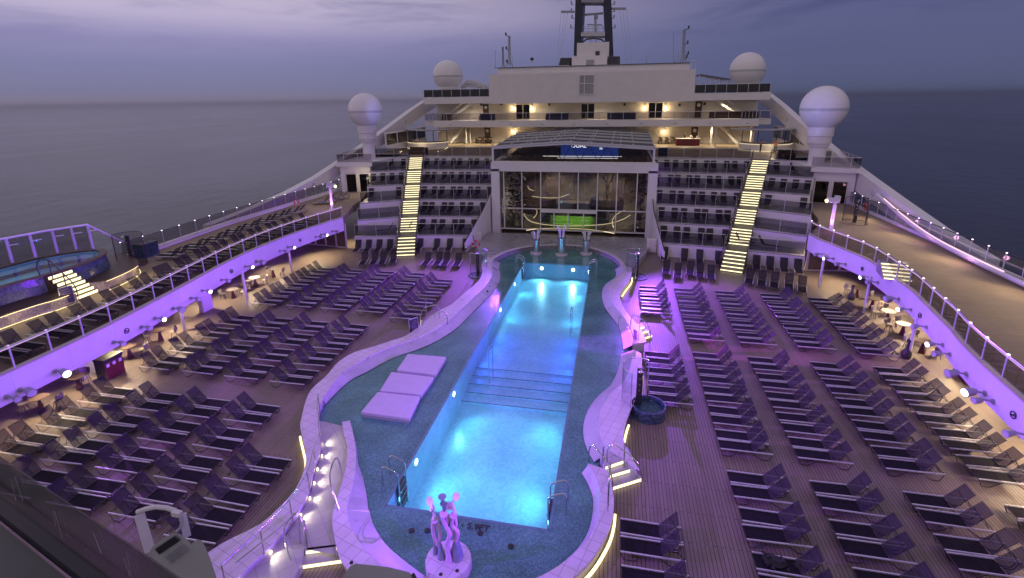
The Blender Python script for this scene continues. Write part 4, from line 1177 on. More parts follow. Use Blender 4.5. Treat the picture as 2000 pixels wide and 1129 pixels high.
# bar counters with light strips on the outer corners of the bar deck
for s, sn, cx, cy in ((-1, 'left', -29.2, 77.0), (1, 'right', 20.0, 76.0)):
    t = thing('curved_bar_counter', 'curved bar counter with glowing strips on the %s of the bar deck' % sn, 'bar counter', (cx, cy, BZ))
    for r0, z, nm in ((3.4, 1.05, 'counter'),):
        mb = MB(); mb.lathe((0, 0, 0), [(r0, 0), (r0, z), (r0 - .6, z), (r0 - .6, 0)], 28, 1.05 * PI, 1.95 * PI); mb.build('counter', cream, t)
        mb = MB(); mb.lathe((0, 0, 0), [(r0 + .12, z + .02), (r0 + .12, z + .1), (r0 - .7, z + .1), (r0 - .7, z + .02)], 28, 1.05 * PI, 1.95 * PI); mb.build('top', darkwood, t)
    for r0, z in ((3.45, .95), (3.5, .08)):
        mb = MB(); mb.tube([(r0 * math.cos(a), r0 * math.sin(a), z) for a in [1.05 * PI + .9 * PI * i / 28 for i in range(29)]], .022, 6); mb.build('led_strip', ledsoft, t)
    mb = MB(); mb.lathe((0, 1.5, 0), [(2.6, 2.6), (4.2, 2.75), (4.2, 2.85), (2.0, 2.85)], 28, 1.0 * PI, 2.0 * PI); mb.build('canopy', greypaint, t)
    mb = MB()
    for a in (1.1 * PI, 1.37 * PI, 1.63 * PI, 1.9 * PI): mb.tube([(2.9 * math.cos(a), 1.5 + 2.9 * math.sin(a), 0), (2.9 * math.cos(a), 1.5 + 2.9 * math.sin(a), 2.7)], .06, 6)
    mb.build('canopy_post', darkmetal, t)
    # glazed screen behind
    xs0 = CXL + s * 28.6
    t = thing('side_screen', 'white framed glazed screen beyond the %s bar counter' % sn, 'screen')
    g = MB(); f = MB()
    y0, y1 = 70, 86
    for i in range(5):
        f.box((xs0, y0 + (y1 - y0) * i / 4, BZ + 1.3), (.16, .25, 2.6))
    f.box((xs0, (y0 + y1) / 2, BZ + 2.65), (.22, y1 - y0 + .3, .25)); f.box((xs0, (y0 + y1) / 2, BZ + .5), (.17, y1 - y0, .9)); f.build('frame', white, t)
    g.box((xs0, (y0 + y1) / 2, BZ + 1.7), (.03, y1 - y0, 1.7)); g.build('pane', glass_black, t)
# ------------------------------------------------------------------ diagonal side wings
def wing(label, pts_top, pts_bot, th):
    t = thing('diagonal_wing', label, 'wing')
    n = len(pts_top)
    mb = MB()
    A = [Vector(p) for p in pts_top]; Bt = [Vector(p) for p in pts_bot]
    o = Vector((th, 0, 0))
    vs = A + Bt + [p + o for p in A] + [p + o for p in Bt]
    f = []
    for i in range(n - 1):
        f += [(i, i + 1, n + i + 1, n + i), (2 * n + i + 1, 2 * n + i, 3 * n + i, 3 * n + i + 1), (i + 1, i, 2 * n + i, 2 * n + i + 1), (n + i, n + i + 1, 3 * n + i + 1, 3 * n + i)]
    f += [(0, n, 3 * n, 2 * n), (n - 1, 2 * n - 1 + 2 * n, 2 * n - 1, 3 * n - 1)][:1] + [(n - 1, 3 * n - 1, 4 * n - 1, 2 * n - 1)]
    mb.add(vs, f); mb.build('fin', white, t)
    mb = MB()
    for k in (.28, .52, .75):
        i = k * (n - 1); j = int(i); p = (A[j] + Bt[j]) / 2 if j == i else (A[j].lerp(A[j + 1], i - j) + Bt[j].lerp(Bt[j + 1], i - j)) / 2
        mb.tube([p + Vector((-.02 if th > 0 else .02, 0, 0)), p + Vector((-.05 if th > 0 else .05, 0, 0))], .3, 14)
    mb.build('lamp_recess', lightgrey, t)
    return t
def interp(T, y):
    for (y0, *a), (y1, *b_) in zip(T, T[1:]):
        if y0 <= y <= y1:
            f = (y - y0) / (y1 - y0); return [p + (q - p) * f for p, q in zip(a, b_)]
    return T[-1][1:] if y > T[-1][0] else T[0][1:]
ZT = [(36, 3.2, 2.3), (44, 4.25, 2.9), (52, 5.75, 3.8), (60, 7.35, 5.4), (68, 9.2, 7.2), (76, 11.1, 9.0), (84, 13.2, 11.2), (93, 15.1, 13.0)]
ys = [38 + i * 5.5 for i in range(11)]
wing('long white diagonal fin sweeping down the right side of the ship', [(24.6 - (y - 40) * .028, y, interp(ZT, y)[0]) for y in ys], [(24.6 - (y - 40) * .028, y, interp(ZT, y)[1]) for y in ys], .9)
ZL = [(36, 3.5, 2.6), (44, 4.1, 3.0), (52, 5.0, 3.7), (60, 6.9, 5.4), (68, 8.9, 7.2), (76, 11.1, 9.1), (84, 13.3, 11.2), (93, 15.3, 13.2)]
wing('long white diagonal fin sweeping down the left side of the ship', [(-35.7 + (y - 40) * .045, y, interp(ZL, y)[0]) for y in ys], [(-35.7 + (y - 40) * .045, y, interp(ZL, y)[1]) for y in ys], -.9)
# white tube ending the right fin, lit pink
t = thing('white_tube_rail', 'thick white tube lit pink along the right promenade rail', 'tube rail')
tb = smooth_line([Vector(p) for p in [(24.0, 52, 5.2), (23.9, 47, 4.2), (23.5, 42, 3.75), (23.35, 37, 3.6), (23.3, 32, 3.6), (23.3, 26, 3.6), (23.3, 14, 3.6)]], .8)
mb = MB(); mb.tube(tb, .16, 10); mb.build('tube', white, t, smooth=True)
mb = MB(); mb.tube([p + Vector((-.02, 0, .20)) for p in tb if 34 < p.y < 51], .035, 6); mb.build('pink_light', ledpink, t)
p = G(1706, 424, 4.0); lifering('red life ring hanging on the right promenade rail', (23.3, 52.3, 4.0), PI / 2)
p = G(579, 396, 4.0); lifering('red life ring hanging on the left promenade rail', (p.x, p.y, 4.0), PI / 2)

# ------------------------------------------------------------------ radomes
def radome(label, c, R, zfoot, kind):
    t = thing('radome', label, 'radome', (c.x, c.y, zfoot))
    cz = c.z - zfoot
    mb = MB(); a0 = -1.0 if kind == 'big' else -.84
    pr = [(R * math.cos(a), cz + R * math.sin(a)) for a in [a0 + (PI / 2 - a0) * i / 28 for i in range(29)]]
    pr[-1] = (.001, pr[-1][1]); mb.lathe((0, 0, 0), pr, 48); mb.build('sphere', white_gloss, t, smooth=True)
    rb = R * math.cos(a0); zb = cz + R * math.sin(a0)
    mb = MB()
    if kind == 'big':
        mb.lathe((0, 0, 0), [(rb * .98, zb - .003), (rb * 1.04, zb - .08), (rb * 1.04, zb - .95), (rb * .95, zb - 1.0), (rb * .95, zb - 1.7), (rb * .86, zb - 1.8), (rb * .80, zb - 2.1), (rb * .66, zb - 2.2), (rb * .66, 0)], 40)
    else:
        mb.lathe((0, 0, 0), [(rb * 1.0, zb - .003), (rb * 1.02, zb - .25), (rb * .95, zb - .3), (rb * .95, 0)], 40)
    mb.build('pedestal', white, t, smooth=True)
    mb = MB(); mb.lathe((0, 0, 0), [(R * 1.002 * math.cos(-.12), cz + R * math.sin(-.12)), (R * 1.004, cz - .03), (R * 1.002, cz + .02)], 48); mb.build('seam', lightgrey, t, smooth=True)
d = ray(714, 216); radome('big white radome on a stepped pedestal on the left corner platform', d * (60.5 / d.y) + Vector((0, 0, CAMH)), 2.12, BZ, 'big')
d = ray(1609, 211); radome('big white radome on a stepped pedestal on the right corner platform', d * (60.5 / d.y) + Vector((0, 0, CAMH)), 2.28, BZ, 'big')
d = ray(875, 148); radome('smaller white radome on the left of the upper deck', d * (83.5 / d.y) + Vector((0, 0, CAMH)), 2.45, 14.69, 'small')
d = ray(1460, 137); radome('smaller white radome on the right of the upper deck', d * (83.5 / d.y) + Vector((0, 0, CAMH)), 2.5, 14.69, 'small')
# frames of the sports court nets / awnings beside the block
t = thing('awning_frame', 'dark sloping awning on thin white frames right of the white block', 'awning')
a = AY(1363, 147, 86); c = AY(1420, 156, 86)
mb = MB(); mb.bar((a.x, 86, a.z), (c.x, 86, c.z), 5, .12); mb.build('cover', darkpaint, t)
mb = MB()
for f in (0, .33, .66, 1): 
    q = a.lerp(c, f); mb.bar((q.x, 84, 14.7), (q.x, 84, q.z), .10, .10)
mb.bar((a.x, 84, a.z - .9), (c.x, 84, c.z - .3), .08, .08); mb.bar((a.x, 84, a.z - .2), (c.x, 84, c.z - .6), .08, .08); mb.build('frame', white, t)
t = thing('awning_frame', 'pale curved canopy and frames left of the white block', 'awning')
a = AY(903, 163, 86); c = AY(950, 166, 86)
mb = MB(); mb.tube([(a.x - .6, 87, a.z - .6), (a.x + .8, 87, a.z + .1), ((a.x + c.x) / 2, 87, c.z + .2), (c.x, 87, c.z - .3)], [.3, .7, .6, .35], 8); mb.build('cover', lightgrey, t)
mb = MB()
for f in (.4, .7, 1.0):
    q = a.lerp(c, f); mb.bar((q.x, 84, 14.7), (q.x, 84, 16.6), .08, .08)
mb.bar((a.x + 1, 84, 16.5), (c.x, 84, 16.5), .08, .08); mb.build('frame', white, t)

# ------------------------------------------------------------------ funnel house, funnel legs, masts
YF = 86.0
t = thing('funnel_house', 'stepped pale house carrying the funnel legs on top of the white block', 'funnel house')
def rect(mb, x0, y0, x1, y1, Y, dep, zmin=None):
    a, c = AY(x0, y0, Y), AY(x1, y1, Y)
    z0 = c.z if zmin is None else zmin
    mb.box(((a.x + c.x) / 2, Y + dep / 2, (a.z + z0) / 2), (c.x - a.x, dep, a.z - z0))
mb = MB(); rect(mb, 1117, 110, 1185, 141, 84.6, 6, 18.9); rect(mb, 1127, 84, 1189, 110, 86.4, 4, 18.9); mb.build('wall', white, t)
mb = MB(); rect(mb, 1145, 117, 1160, 141, 84.55, .08); mb.build('door', greypaint, t)
mb = MB(); rect(mb, 1163, 100, 1171, 109, 86.34, .08); mb.build('opening', darkpaint, t)
for q, nm in ((((1095, 113), (1116, 113), (1112, 128), (1091, 128)), 'l'), (((1188, 110), (1211, 110), (1211, 126), (1188, 126)), 'r')):
    P = [AY(x, y, 85.2) for x, y in q]
    mb = MB(); mb.add([p for p in P] + [p + Vector((0, 4, 0)) for p in P], [(3, 2, 1, 0), (4, 5, 6, 7), (0, 1, 5, 4), (1, 2, 6, 5), (2, 3, 7, 6), (3, 0, 4, 7)]); mb.build('louvre', darkpaint, t)
    mb = MB(); z0 = P[3].z
    mb.box(((P[2].x + P[3].x) / 2, 87.2, (z0 + 18.9) / 2), (abs(P[2].x - P[3].x) + .2, 4.2, z0 - 18.9)); mb.build('louvre_base', white, t)
def leg(q):
    P = [AY(x, y, 87) for x, y in q]
    mb = MB(); dv = Vector((0, 5.0, 0)); mb.add(P + [p + dv for p in P], [(3, 2, 1, 0), (4, 5, 6, 7), (0, 1, 5, 4), (1, 2, 6, 5), (2, 3, 7, 6), (3, 0, 4, 7)])
    return mb
fn = thing('funnel', 'tall navy funnel of two leaning legs rising out of the picture', 'funnel', (0, 0, 0))
leg([(1120.5, 108), (1134, 108), (1141.5, -40), (1125, -40)]).build('leg', navy, fn)
leg([(1183, 108), (1198, 108), (1192, -40), (1175.5, -40)]).build('leg', navy, fn)
def px(x, y, Y=88): return AY(x, y, Y)
mb = MB(); mb.bar(px(1137, 2), px(1180, 2), 3, .9); mb.tube([px(1139, 11), px(1145, 6), px(1158, 4.5), px(1170, 6), px(1178, 11)], .12, 6); mb.tube([px(1136, 84), px(1145, 77), px(1160, 75), px(1174, 77), px(1182, 83)], .14, 6); mb.build('cross_beam', greypaint, fn)
mb = MB(); mb.bar(px(1136, 69), px(1182, 69), 3, .55); mb.build('platform', lightgrey, fn)
mb = MB()
for y in (62, 55.5, 51): mb.tube([px(1137, y, 87.2), px(1180, y, 87.2)], .035, 4)
for x in (1139, 1150, 1157, 1168, 1178): mb.tube([px(x, 68, 87.2), px(x, 51, 87.2)], .035, 4)
for x in (1153, 1156, 1163, 1166): mb.tube([px(x, 84, 87.2), px(x, 71, 87.2)], .05, 4)
mb.build('platform_rail', lightgrey, fn)
rm = thing('radar_mast', 'grey radar mast with scanner bars between the funnel legs', 'radar mast')
mb = MB(); mb.tube([px(1163, 68), px(1163, 35)], .18, 8); mb.build('mast', lightgrey, rm)
mb = MB(); mb.box(px(1164, 33.5), (.6, .6, .5)); mb.bar(px(1141, 29), px(1178, 26), .3, .3); mb.build('scanner', greypaint, rm)
mb = MB(); mb.bar(px(1147, 48), px(1176, 48.5), .2, .14); mb.build('scanner', greypaint, rm)
# yards with lamps and stays on the funnel
for sgn, x0, x1, y, sn in ((-1, 1122, 1096, 23, 'left'), (1, 1194, 1223, 17, 'right')):
    mb = MB(); mb.bar(px(x0, y, 87.5), px(x1, y, 87.5), .3, .32)
    mb.build('yard', greypaint, fn)
    mb = MB()
    for yy, xx in ((9, x0), (23, x0), (36, x0 - sgn * 1), (55, x0 + sgn * 1)):
        a = px(xx + sgn * 1, yy, 87.5); b_ = px(xx + sgn * 6, yy - .5, 87.5)
        mb.bar(a, b_, .12, .1); mb.box(b_ + Vector((0, 0, .22)), (.22, .22, .5))
    mb.build('signal_lamp', greypaint, fn)
    for k, (xa, xb) in enumerate(((x1 + 0, x1 - sgn * 18 + sgn * 25), (x1 - sgn * 7, x1 + sgn * 2), (x1 - sgn * 13, x1 - sgn * 6))):
        mb = MB(); mb.tube([px(xa, y + 1, 87.5), px((1087, 1090, 1093)[k] if sgn < 0 else (1235, 1229, 1224)[k], 126, 87.5)], .022, 4); mb.build('stay', lightgrey, fn)
def lattice(label, xb, yb, xt, yt, arms, Y=84.0, w=.5):
    t = thing('lattice_mast', label, 'mast')
    b_ = AY(xb, yb, Y); tp = AY(xt, yt, Y)
    mb = MB()
    off = [Vector((-w, 0, 0)), Vector((w, 0, 0)), Vector((0, w, 0))]
    for o in off: mb.tube([b_ + o, b_.lerp(tp, .25) + o * .4, tp + o * .3], .06, 5)
    for k in range(1, 12):
        f = k / 12; s_ = .4 if f > .25 else 1 - f * 2.4
        p = b_.lerp(tp, f); q = b_.lerp(tp, f + .07)
        mb.tube([p + off[0] * s_, q + off[1] * s_ * .9], .035, 4); mb.tube([p + off[1] * s_, q + off[2] * s_ * .9], .035, 4)
    mb.build('lattice', greypaint, t)
    mb = MB()
    for (ax, ay, sx0) in arms:
        e = AY(ax, ay, Y); s0 = AY(sx0, ay + 2, Y)
        mb.bar(s0, e, .1, .1); mb.box(e + Vector((0, 0, .2)), (.22, .22, .42))
    mb.build('lamp_arm', darkmetal, t)
lattice('lattice mast with signal lamps on the white block, left', 995, 132, 994.5, 70, [(988, 69, 994), (989, 96, 994), (990, 122, 994)])
lattice('short antenna mast beside the left lattice mast', 983, 133, 982, 98, [(982, 97, 982.5)], w=.35)
lattice('lattice mast with signal lamps on the white block, right', 1334, 125, 1336.5, 58, [(1345, 56, 1337), (1343, 85, 1337), (1341, 113, 1337), (1344, 106, 1340)])
def whip(label, x, yb, yt, Y=83.5, r=.035):
    t = thing('whip_antenna', label, 'antenna'); a, b_ = AY(x, yb, Y), AY(x, yt, Y)
    MB().tube([a, a + Vector((0, 0, .5))], r * 2.4, 6).build('base', greypaint, t)
    MB().tube([a + Vector((0, 0, .5)), b_], r, 5).build('rod', greypaint, t)
for x, yb, yt, lab in ((967.5, 134, 97, 'thin whip antenna at the left end of the block'), (1001, 132, 112, 'short thin antenna right of the left lattice mast'), (1315, 126, 62, 'tallest thin whip antenna left of the right lattice mast'), (1325, 126, 103, 'medium whip antenna beside the right lattice mast'), (1318.5, 126, 111, 'short whip antenna beside the right lattice mast'), (1262, 127, 108, 'single thin antenna between the funnel and the right mast')):
    whip(lab, x, yb, yt)
t = thing('lamp_pole', 'pole with a dark ball lamp on the block roof', 'lamp pole'); a, b_ = AY(1039, 142, 83.3), AY(1039, 116, 83.3)
MB().tube([a, b_], .07, 6).build('pole', lightgrey, t); mb = MB(); mb.lathe(b_, [(.0, -.25), (.28, -.1), (.3, .15), (.0, .35)], 10); mb.build('lamp_head', darkmetal, t)
for x, lab in ((957, 'left'), (1354, 'right')):
    t = thing('roof_ladder', 'white ladder hoop at the %s end of the block roof' % lab, 'ladder')
    p = AY(x, 143 if x < 1000 else 136, 80.5); MB().tube([p + Vector((-.3, 0, 0)), p + Vector((-.3, 0, 1.25)), p + Vector((.3, 0, 1.25)), p + Vector((.3, 0, 0))], .04, 5).build('hoop', white, t)
    MB().tube([p + Vector((-.3, 0, .6)), p + Vector((.3, 0, .6))], .03, 5).build('rung', white, t)

# ------------------------------------------------------------------ people and furniture on the bar deck
def person(label, loc, rz, h=1.72, top=None, legs=None, arm=0):
    t = thing('person', label, 'person', loc, rz)
    # one skinned body: legs, trunk, arms, neck, head
    V = [(0, 0, .95), (0, 0, 1.18), (0, 0, 1.40), (0, 0, 1.50), (0, .01, 1.60), (0, .015, 1.70),
         (.10, 0, .90), (.11, 0, .50), (.11, -.01, .08), (.12, -.12, .04),
         (-.10, 0, .90), (-.11, .02, .50), (-.11, .03, .08), (-.12, -.08, .04),
         (.19, 0, 1.40), (.24, .02, 1.12), (.22, -.12 - arm, .95 + arm), (.21, -.2 - arm * 1.2, .92 + arm),
         (-.19, 0, 1.40), (-.24, .02, 1.12), (-.22, -.14, .98), (-.20, -.22, .97)]
    E = [(0, 1), (1, 2), (2, 3), (3, 4), (4, 5), (0, 6), (6, 7), (7, 8), (8, 9), (0, 10), (10, 11), (11, 12), (12, 13), (2, 14), (14, 15), (15, 16), (16, 17), (2, 18), (18, 19), (19, 20), (20, 21)]
    Rr = [.14, .13, .15, .06, .095, .08, .09, .065, .05, .045, .09, .065, .05, .045, .06, .048, .038, .04, .06, .048, .038, .04]
    me = bpy.data.meshes.new('body'); me.from_pydata(V, E, [])
    o = bpy.data.objects.new('body', me); COL.objects.link(o); o.parent = t; me.materials.append(skin)
    sk = o.modifiers.new('skin', 'SKIN')
    for i, v in enumerate(me.skin_vertices[0].data): v.radius = (Rr[i], Rr[i] * (.75 if i in (0, 1, 2) else 1))
    me.skin_vertices[0].data[0].use_root = True
    sb = o.modifiers.new('sub', 'SUBSURF'); sb.levels = 1; sb.render_levels = 1
    mb = MB(); mb.lathe((0, 0, 0), [(.15, .92), (.17, 1.1), (.19, 1.3), (.2, 1.42), (.09, 1.49)], 14); c = mb.build('shirt', top or clothwhite, t, smooth=True); c.scale = (1.15, .82, 1)
    mb = MB(); 
    for s in (1, -1): mb.tube([(s * .105, 0, .95), (s * .112, .01, .5), (s * .112, .01, .1)], [.115, .088, .072], 9)
    mb.build('trousers', legs or clothblack, t, smooth=True)
    mb = MB(); mb.lathe((0, .03, 0), [(.10, 1.62), (.108, 1.70), (.09, 1.78), (.001, 1.81)], 12); mb.build('hair', haircol, t, smooth=True)
    t.scale = (h / 1.8,) * 3
    return t
for x, y, lab, tp, rz in ((1337, 282, 'person in dark clothes standing behind the bar deck desk', clothblack, 0), (1350, 284, 'person in white shirt standing at the bar deck desk', clothwhite, .4), (1362, 284, 'person in white shirt and red apron beside the desk', clothwhite, -.5)):
    p = G(x, y, BZ); person(lab, (p.x, 82.5 if x > 1340 else 84, BZ), rz, top=tp, legs=clothred)
for x, lab, rz in ((18.6, 'person in dark red leaning at the right bar counter', 1.2), (20.4, 'person in red shirt bending over the right bar counter', -.6)):
    person(lab, (x, 72.0 if x < 19 else 72.0, BZ), rz, top=clothred, legs=clothblack)
p = G(1345, 284, BZ); t = thing('reception_desk', 'dark red desk on the bar deck in front of the staff', 'desk', (p.x - .2, 82.0, BZ))
MB().box((0, 0, .5), (3.4, .7, 1.0)).build('front', clothred, t); MB().box((0, 0, 1.04), (3.6, .9, .08)).build('top', cream, t)
def dining(label, px_, py_, z=BZ):
    p = G(px_, py_, z); t = thing('dining_table', label, 'table', (p.x, p.y, z))
    MB().box((0, 0, .74), (3.0, .9, .05)).build('table_top', tabletop, t)
    mb = MB()
    for a in (-1.3, 1.3):
        for b_ in (-.35, .35): mb.box((a, b_, .36), (.07, .07, .715))
    mb.build('leg', darkmetal, t)
    for i in range(6):
        sgn = 1 if i < 3 else -1
        c = thing('dining_chair', '%s dark chair of the %s, %s side' % (ORD[i % 3], label.replace('long ', ''), 'sea' if sgn > 0 else 'pool'), 'chair', (p.x - 1.0 + (i % 3) * 1.0, p.y + sgn * .75, z), 0 if sgn > 0 else PI, 'bar deck dining chairs')
        MB().box((0, 0, .46), (.48, .46, .06)).build('seat', darkwood, c); MB().box((0, .22, .75), (.46, .05, .5)).build('backrest', darkwood, c)
        mb = MB()
        for a in (-.2, .2):
            for b_ in (-.19, .19): mb.box((a, b_, .215), (.04, .04, .43))
        mb.build('leg', darkmetal, c)
dining('long table on the bar deck left', 945, 280); dining('long table on the bar deck right', 1302, 281)
for lab, x0, x1, y, z, mat in (('navy sofa on the balcony near the left porthole door', 936, 966, 81.6, 11.0, bluefab), ('long navy sofa on the balcony left of the middle door', 1066, 1110, 81.6, 11.0, bluefab), ('long navy sofa on the balcony right of the middle door', 1186, 1242, 81.6, 11.0, bluefab), ('dark bar bench at the left end of the balcony', 862, 882, 82, 11.0, brownfab), ('dark bar bench at the right end of the balcony', 1385, 1480, 83, 11.0, darkwood), ('dark low sofa on the bar deck left of the roof', 795, 830, 66.8, BZ, darkwood), ('dark blue counter behind the railing right of the roof', 1290, 1310, 67.6, BZ, bluefab), ('dark bench by the right radome', 1530, 1562, 65.5, BZ, darkwood)):
    a, c = AY(x0, 230, y), AY(x1, 230, y); w = c.x - a.x
    t = thing('sofa', lab, 'sofa', ((a.x + c.x) / 2, y, z))
    MB().box((0, 0, .22), (w, .8, .40)).build('seat', mat, t); MB().box((0, .36, .60), (w, .16, .76)).build('backrest', mat, t)
    mb = MB(); mb.box((-w / 2 + .09, -.06, .53), (.18, .66, .22)); mb.box((w / 2 - .09, -.06, .53), (.18, .66, .22)); mb.build('armrest', mat, t)
# ------------------------------------------------------------------ sun loungers
# local x runs from the foot (0) to the head (2.0); z 0.33 is the rail; width .62
LW = .60
def lounger_proto():
    t = thing('sun_lounger', 'charcoal mesh sun lounger', 'sun lounger')
    h = LW / 2
    mb = MB(); mb.add([(0.02, -h + .03, .325), (1.27, -h + .03, .325), (1.27, h - .03, .325), (.02, h - .03, .325)], [(0, 1, 2, 3)])
    mb.add([(0.02, -h + .03, .318), (1.27, -h + .03, .318), (1.27, h - .03, .318), (.02, h - .03, .318)], [(3, 2, 1, 0)])
    mb.v = [(x, y, z - (.03 * math.sin(PI * min(1, max(0, x / 1.27))) if False else 0)) for x, y, z in mb.v]
    mb.build('seat', sling, t)
    bx_, bz = .54, .66
    mb = MB(); mb.add([(0, -h + .03, 0), (bx_, -h + .03, bz), (bx_, h - .03, bz), (0, h - .03, 0)], [(0, 1, 2, 3)])
    bk = mb.build('backrest', slingback, t, loc=(1.28, 0, .335))
    mb = MB(); mb.tube([(-.01, -h + .02, 0), (bx_, -h + .02, bz), (bx_, h - .02, bz), (-.01, h - .02, 0)], .013, 4); mb.build('back_frame', darkmetal, bk)
    for y in (-h, h):
        mb = MB(); mb.bar((0, y, .335), (2.0, y, .335), .034, .042); mb.build('side_rail', alu, t)
    for P_ in ([(.0, .31), (.13, .03), (.22, .015), (.42, .03), (.80, .31)], [(1.18, .31), (1.58, .03), (1.76, .015), (1.86, .03), (1.99, .31)]):
        mb = MB(); mb.tube([(x, -h, z) for x, z in P_] + [(x, h, z) for x, z in P_[::-1]], .017, 4, closed=True); mb.build('leg', darkmetal, t)
    mb = MB(); mb.tube([(1.60, -h * .8, .76), (1.90, -h * .5, .31), (1.90, h * .5, .31), (1.60, h * .8, .76)], .012, 4); mb.build('back_strut', darkmetal, t)
    return t
LP = lounger_proto()
used = [False]; NL = [0]
def lounger(x, y, rz, label, group, z=0.0):
    j = random.uniform(-.03, .03); x += random.uniform(-.025, .025)
    if not used[0]:
        used[0] = True; o = LP; o.location = (x, y + j, z); o.rotation_euler = (0, 0, rz); o['label'] = label; o['group'] = group
    else:
        o = dup(LP, (x, y + j, z), rz + random.gauss(0, .014), label, group)
    NL[0] += 1
    for ch in o.children:
        if ch.name.startswith('backrest'): ch.rotation_euler.y = rad(random.gauss(0, 2.6) + (9 if random.random() < .05 else 0))
    return o
def column(xf, y0, npair, pitch, side, group, colname, block, single=0):
    """pairs of loungers going towards the camera from y0; side=+1 heads to starboard"""
    i = 0
    tot = npair * 2 - single
    for k in range(npair):
        for q in (0, 1):
            if i >= tot: break
            y = y0 - k * pitch - .31 - q * .735
            lounger(xf, y, 0 if side > 0 else PI, 'charcoal lounger %s from far end, %s, %s' % (ORD[i], colname, block), group)
            i += 1
GR = 'loungers right of the pool'; GL = 'loungers left of the pool'
cr_ = [('B', 4.69, 'second column right of pool'), ('C', 7.58, 'third column right of pool'), ('D', 10.71, 'fourth column right of pool'), ('E', 13.8, 'outermost right column')]
for nm, xf, cn_ in cr_:
    column(xf, 37.25 if nm != 'E' else 36.95, 5, 1.735, 1, GR, cn_, 'far block')
    column(xf, 27.2, 5, 1.735, 1, GR, cn_, 'middle block')
    n3 = {'B': 4, 'C': 4, 'D': 4, 'E': 2}[nm]
    column(xf, 17.66, n3, 1.85, 1, GR, cn_, 'near block')
column(2.12, 37.4, 3, 1.80, 1, GR, 'column nearest the pool, right', 'far block', single=0)
column(2.06, 26.9, 3, 1.80, 1, GR, 'column nearest the pool, right', 'middle block', single=0)
for i, y in enumerate((14.55, 13.8, 12.7, 11.95)):
    lounger(.64, y - .31, 0, 'charcoal lounger right of the yellow light strip, %s from the far end' % ORD[i], GR)
cl_ = [(-15.18, 'fourth column from left fascia'), (-17.93, 'third column from left fascia'), (-20.64, 'second column from left fascia'), (-23.42, 'column nearest left fascia')]
for xf, cn_ in cl_:
    column(xf, 37.4, 5, 1.66, -1, GL, cn_, 'far left block')
    column(xf, 27.3, 4, 1.90, -1, GL, cn_, 'middle left block')
    column(xf, 18.28, 4, 1.83, -1, GL, cn_, 'near left block')
column(-12.41, 36.25, 4, 2.03, -1, GL, 'fifth column from left fascia', 'far left block')
for i, y in enumerate((15.06, 14.30, 13.27, 12.40, 11.62)):
    lounger(-12.40, y - .31, PI, 'charcoal lounger %s from far end of the near column beside the left coping' % ORD[i], GL)
# loungers at the foot of the terraces, feet towards the pool
def foot_row(pxs, z, lab, ang):
    for i, (x, y) in enumerate(pxs):
        p = G(x, y, .33)
        lounger(p.x, p.y, PI / 2 + ang, '%s lounger from the left in %s' % (ORD[i], lab), 'loungers below the terraces')
foot_row([(705, 517), (727, 516), (745, 515), (766, 513)], 0, 'the row below the left terrace outside the stairs', rad(17))
foot_row([(827, 518), (850, 518), (866, 519), (889, 520)], 0, 'the row below the left terrace inside the stairs', rad(6))
foot_row([(1301, 535), (1322, 542), (1347, 537), (1367, 541), (1389, 545)], 0, 'the row below the right terrace inside the stairs', rad(-8))
foot_row([(1462, 553), (1487, 557), (1512, 561), (1541, 564), (1567, 570)], 0, 'the row below the right terrace outside the stairs', rad(-17))
# left promenade: two rows back to back
LSEA = resample([Vector((p.x, p.y)) for p in LOUT if p.y > 27], 200)
i = 0; y = 29.3
while y < 46 and i < 16:
    xo = min(LOUT, key=lambda q: abs(q.y - y)).x
    lounger(xo + 2.4, y, rad(4), '%s lounger from the hot tub in the row along the left sea rail' % ORD[i], 'loungers on the left promenade', PZ)
    y += .80 if i % 2 == 0 else 1.32; i += 1
for k in range(4):
    lounger(-32.6 + .1 * k, 49.2 + k * .95 + (.5 if k > 1 else 0), rad(14), '%s lounger from the left in the group by the left deck house' % ORD[k], 'loungers on the left promenade', PZ)
i = 0; y = 15.4
while y < 44 and i < 27:
    xi = min(LIN, key=lambda q: abs(q.y - y)).x
    lounger(xi - .75, y, PI - rad(2), '%s lounger from the near end behind the left glass railing' % ORD[i], 'loungers on the left promenade', PZ)
    y += .74 if i % 2 == 0 else 1.22; i += 1
print('LOUNGERS', NL[0])
# terrace loungers: smaller in the picture and past three hundred, so one object
mb = MB(); ms = MB()
def simple(o, d, z):
    d = d.normalized(); w = Vector((-d.y, d.x, 0)) * .30
    u = Vector((0, 0, 1))
    def P_(x, y, zz): return o + d * x + w * y + u * (z + zz)
    mb.add([P_(0, -1, .33), P_(1.27, -1, .33), P_(1.27, 1, .33), P_(0, 1, .33)], [(0, 1, 2, 3)])
    mb.add([P_(1.27, -1, .33), P_(1.75, -1, 1.03), P_(1.75, 1, 1.03), P_(1.27, 1, .33)], [(0, 1, 2, 3)])
    for y in (-1, 1):
        ms.tube([P_(0, y, .33), P_(2.0, y, .33)], .02, 4); ms.tube([P_(.0, y, .32), P_(.15, y, .02), P_(.35, y, .02), P_(.8, y, .32)], .016, 3); ms.tube([P_(1.2, y, .32), P_(1.6, y, .02), P_(1.85, y, .02), P_(2.0, y, .32)], .016, 3)
nt_ = 0
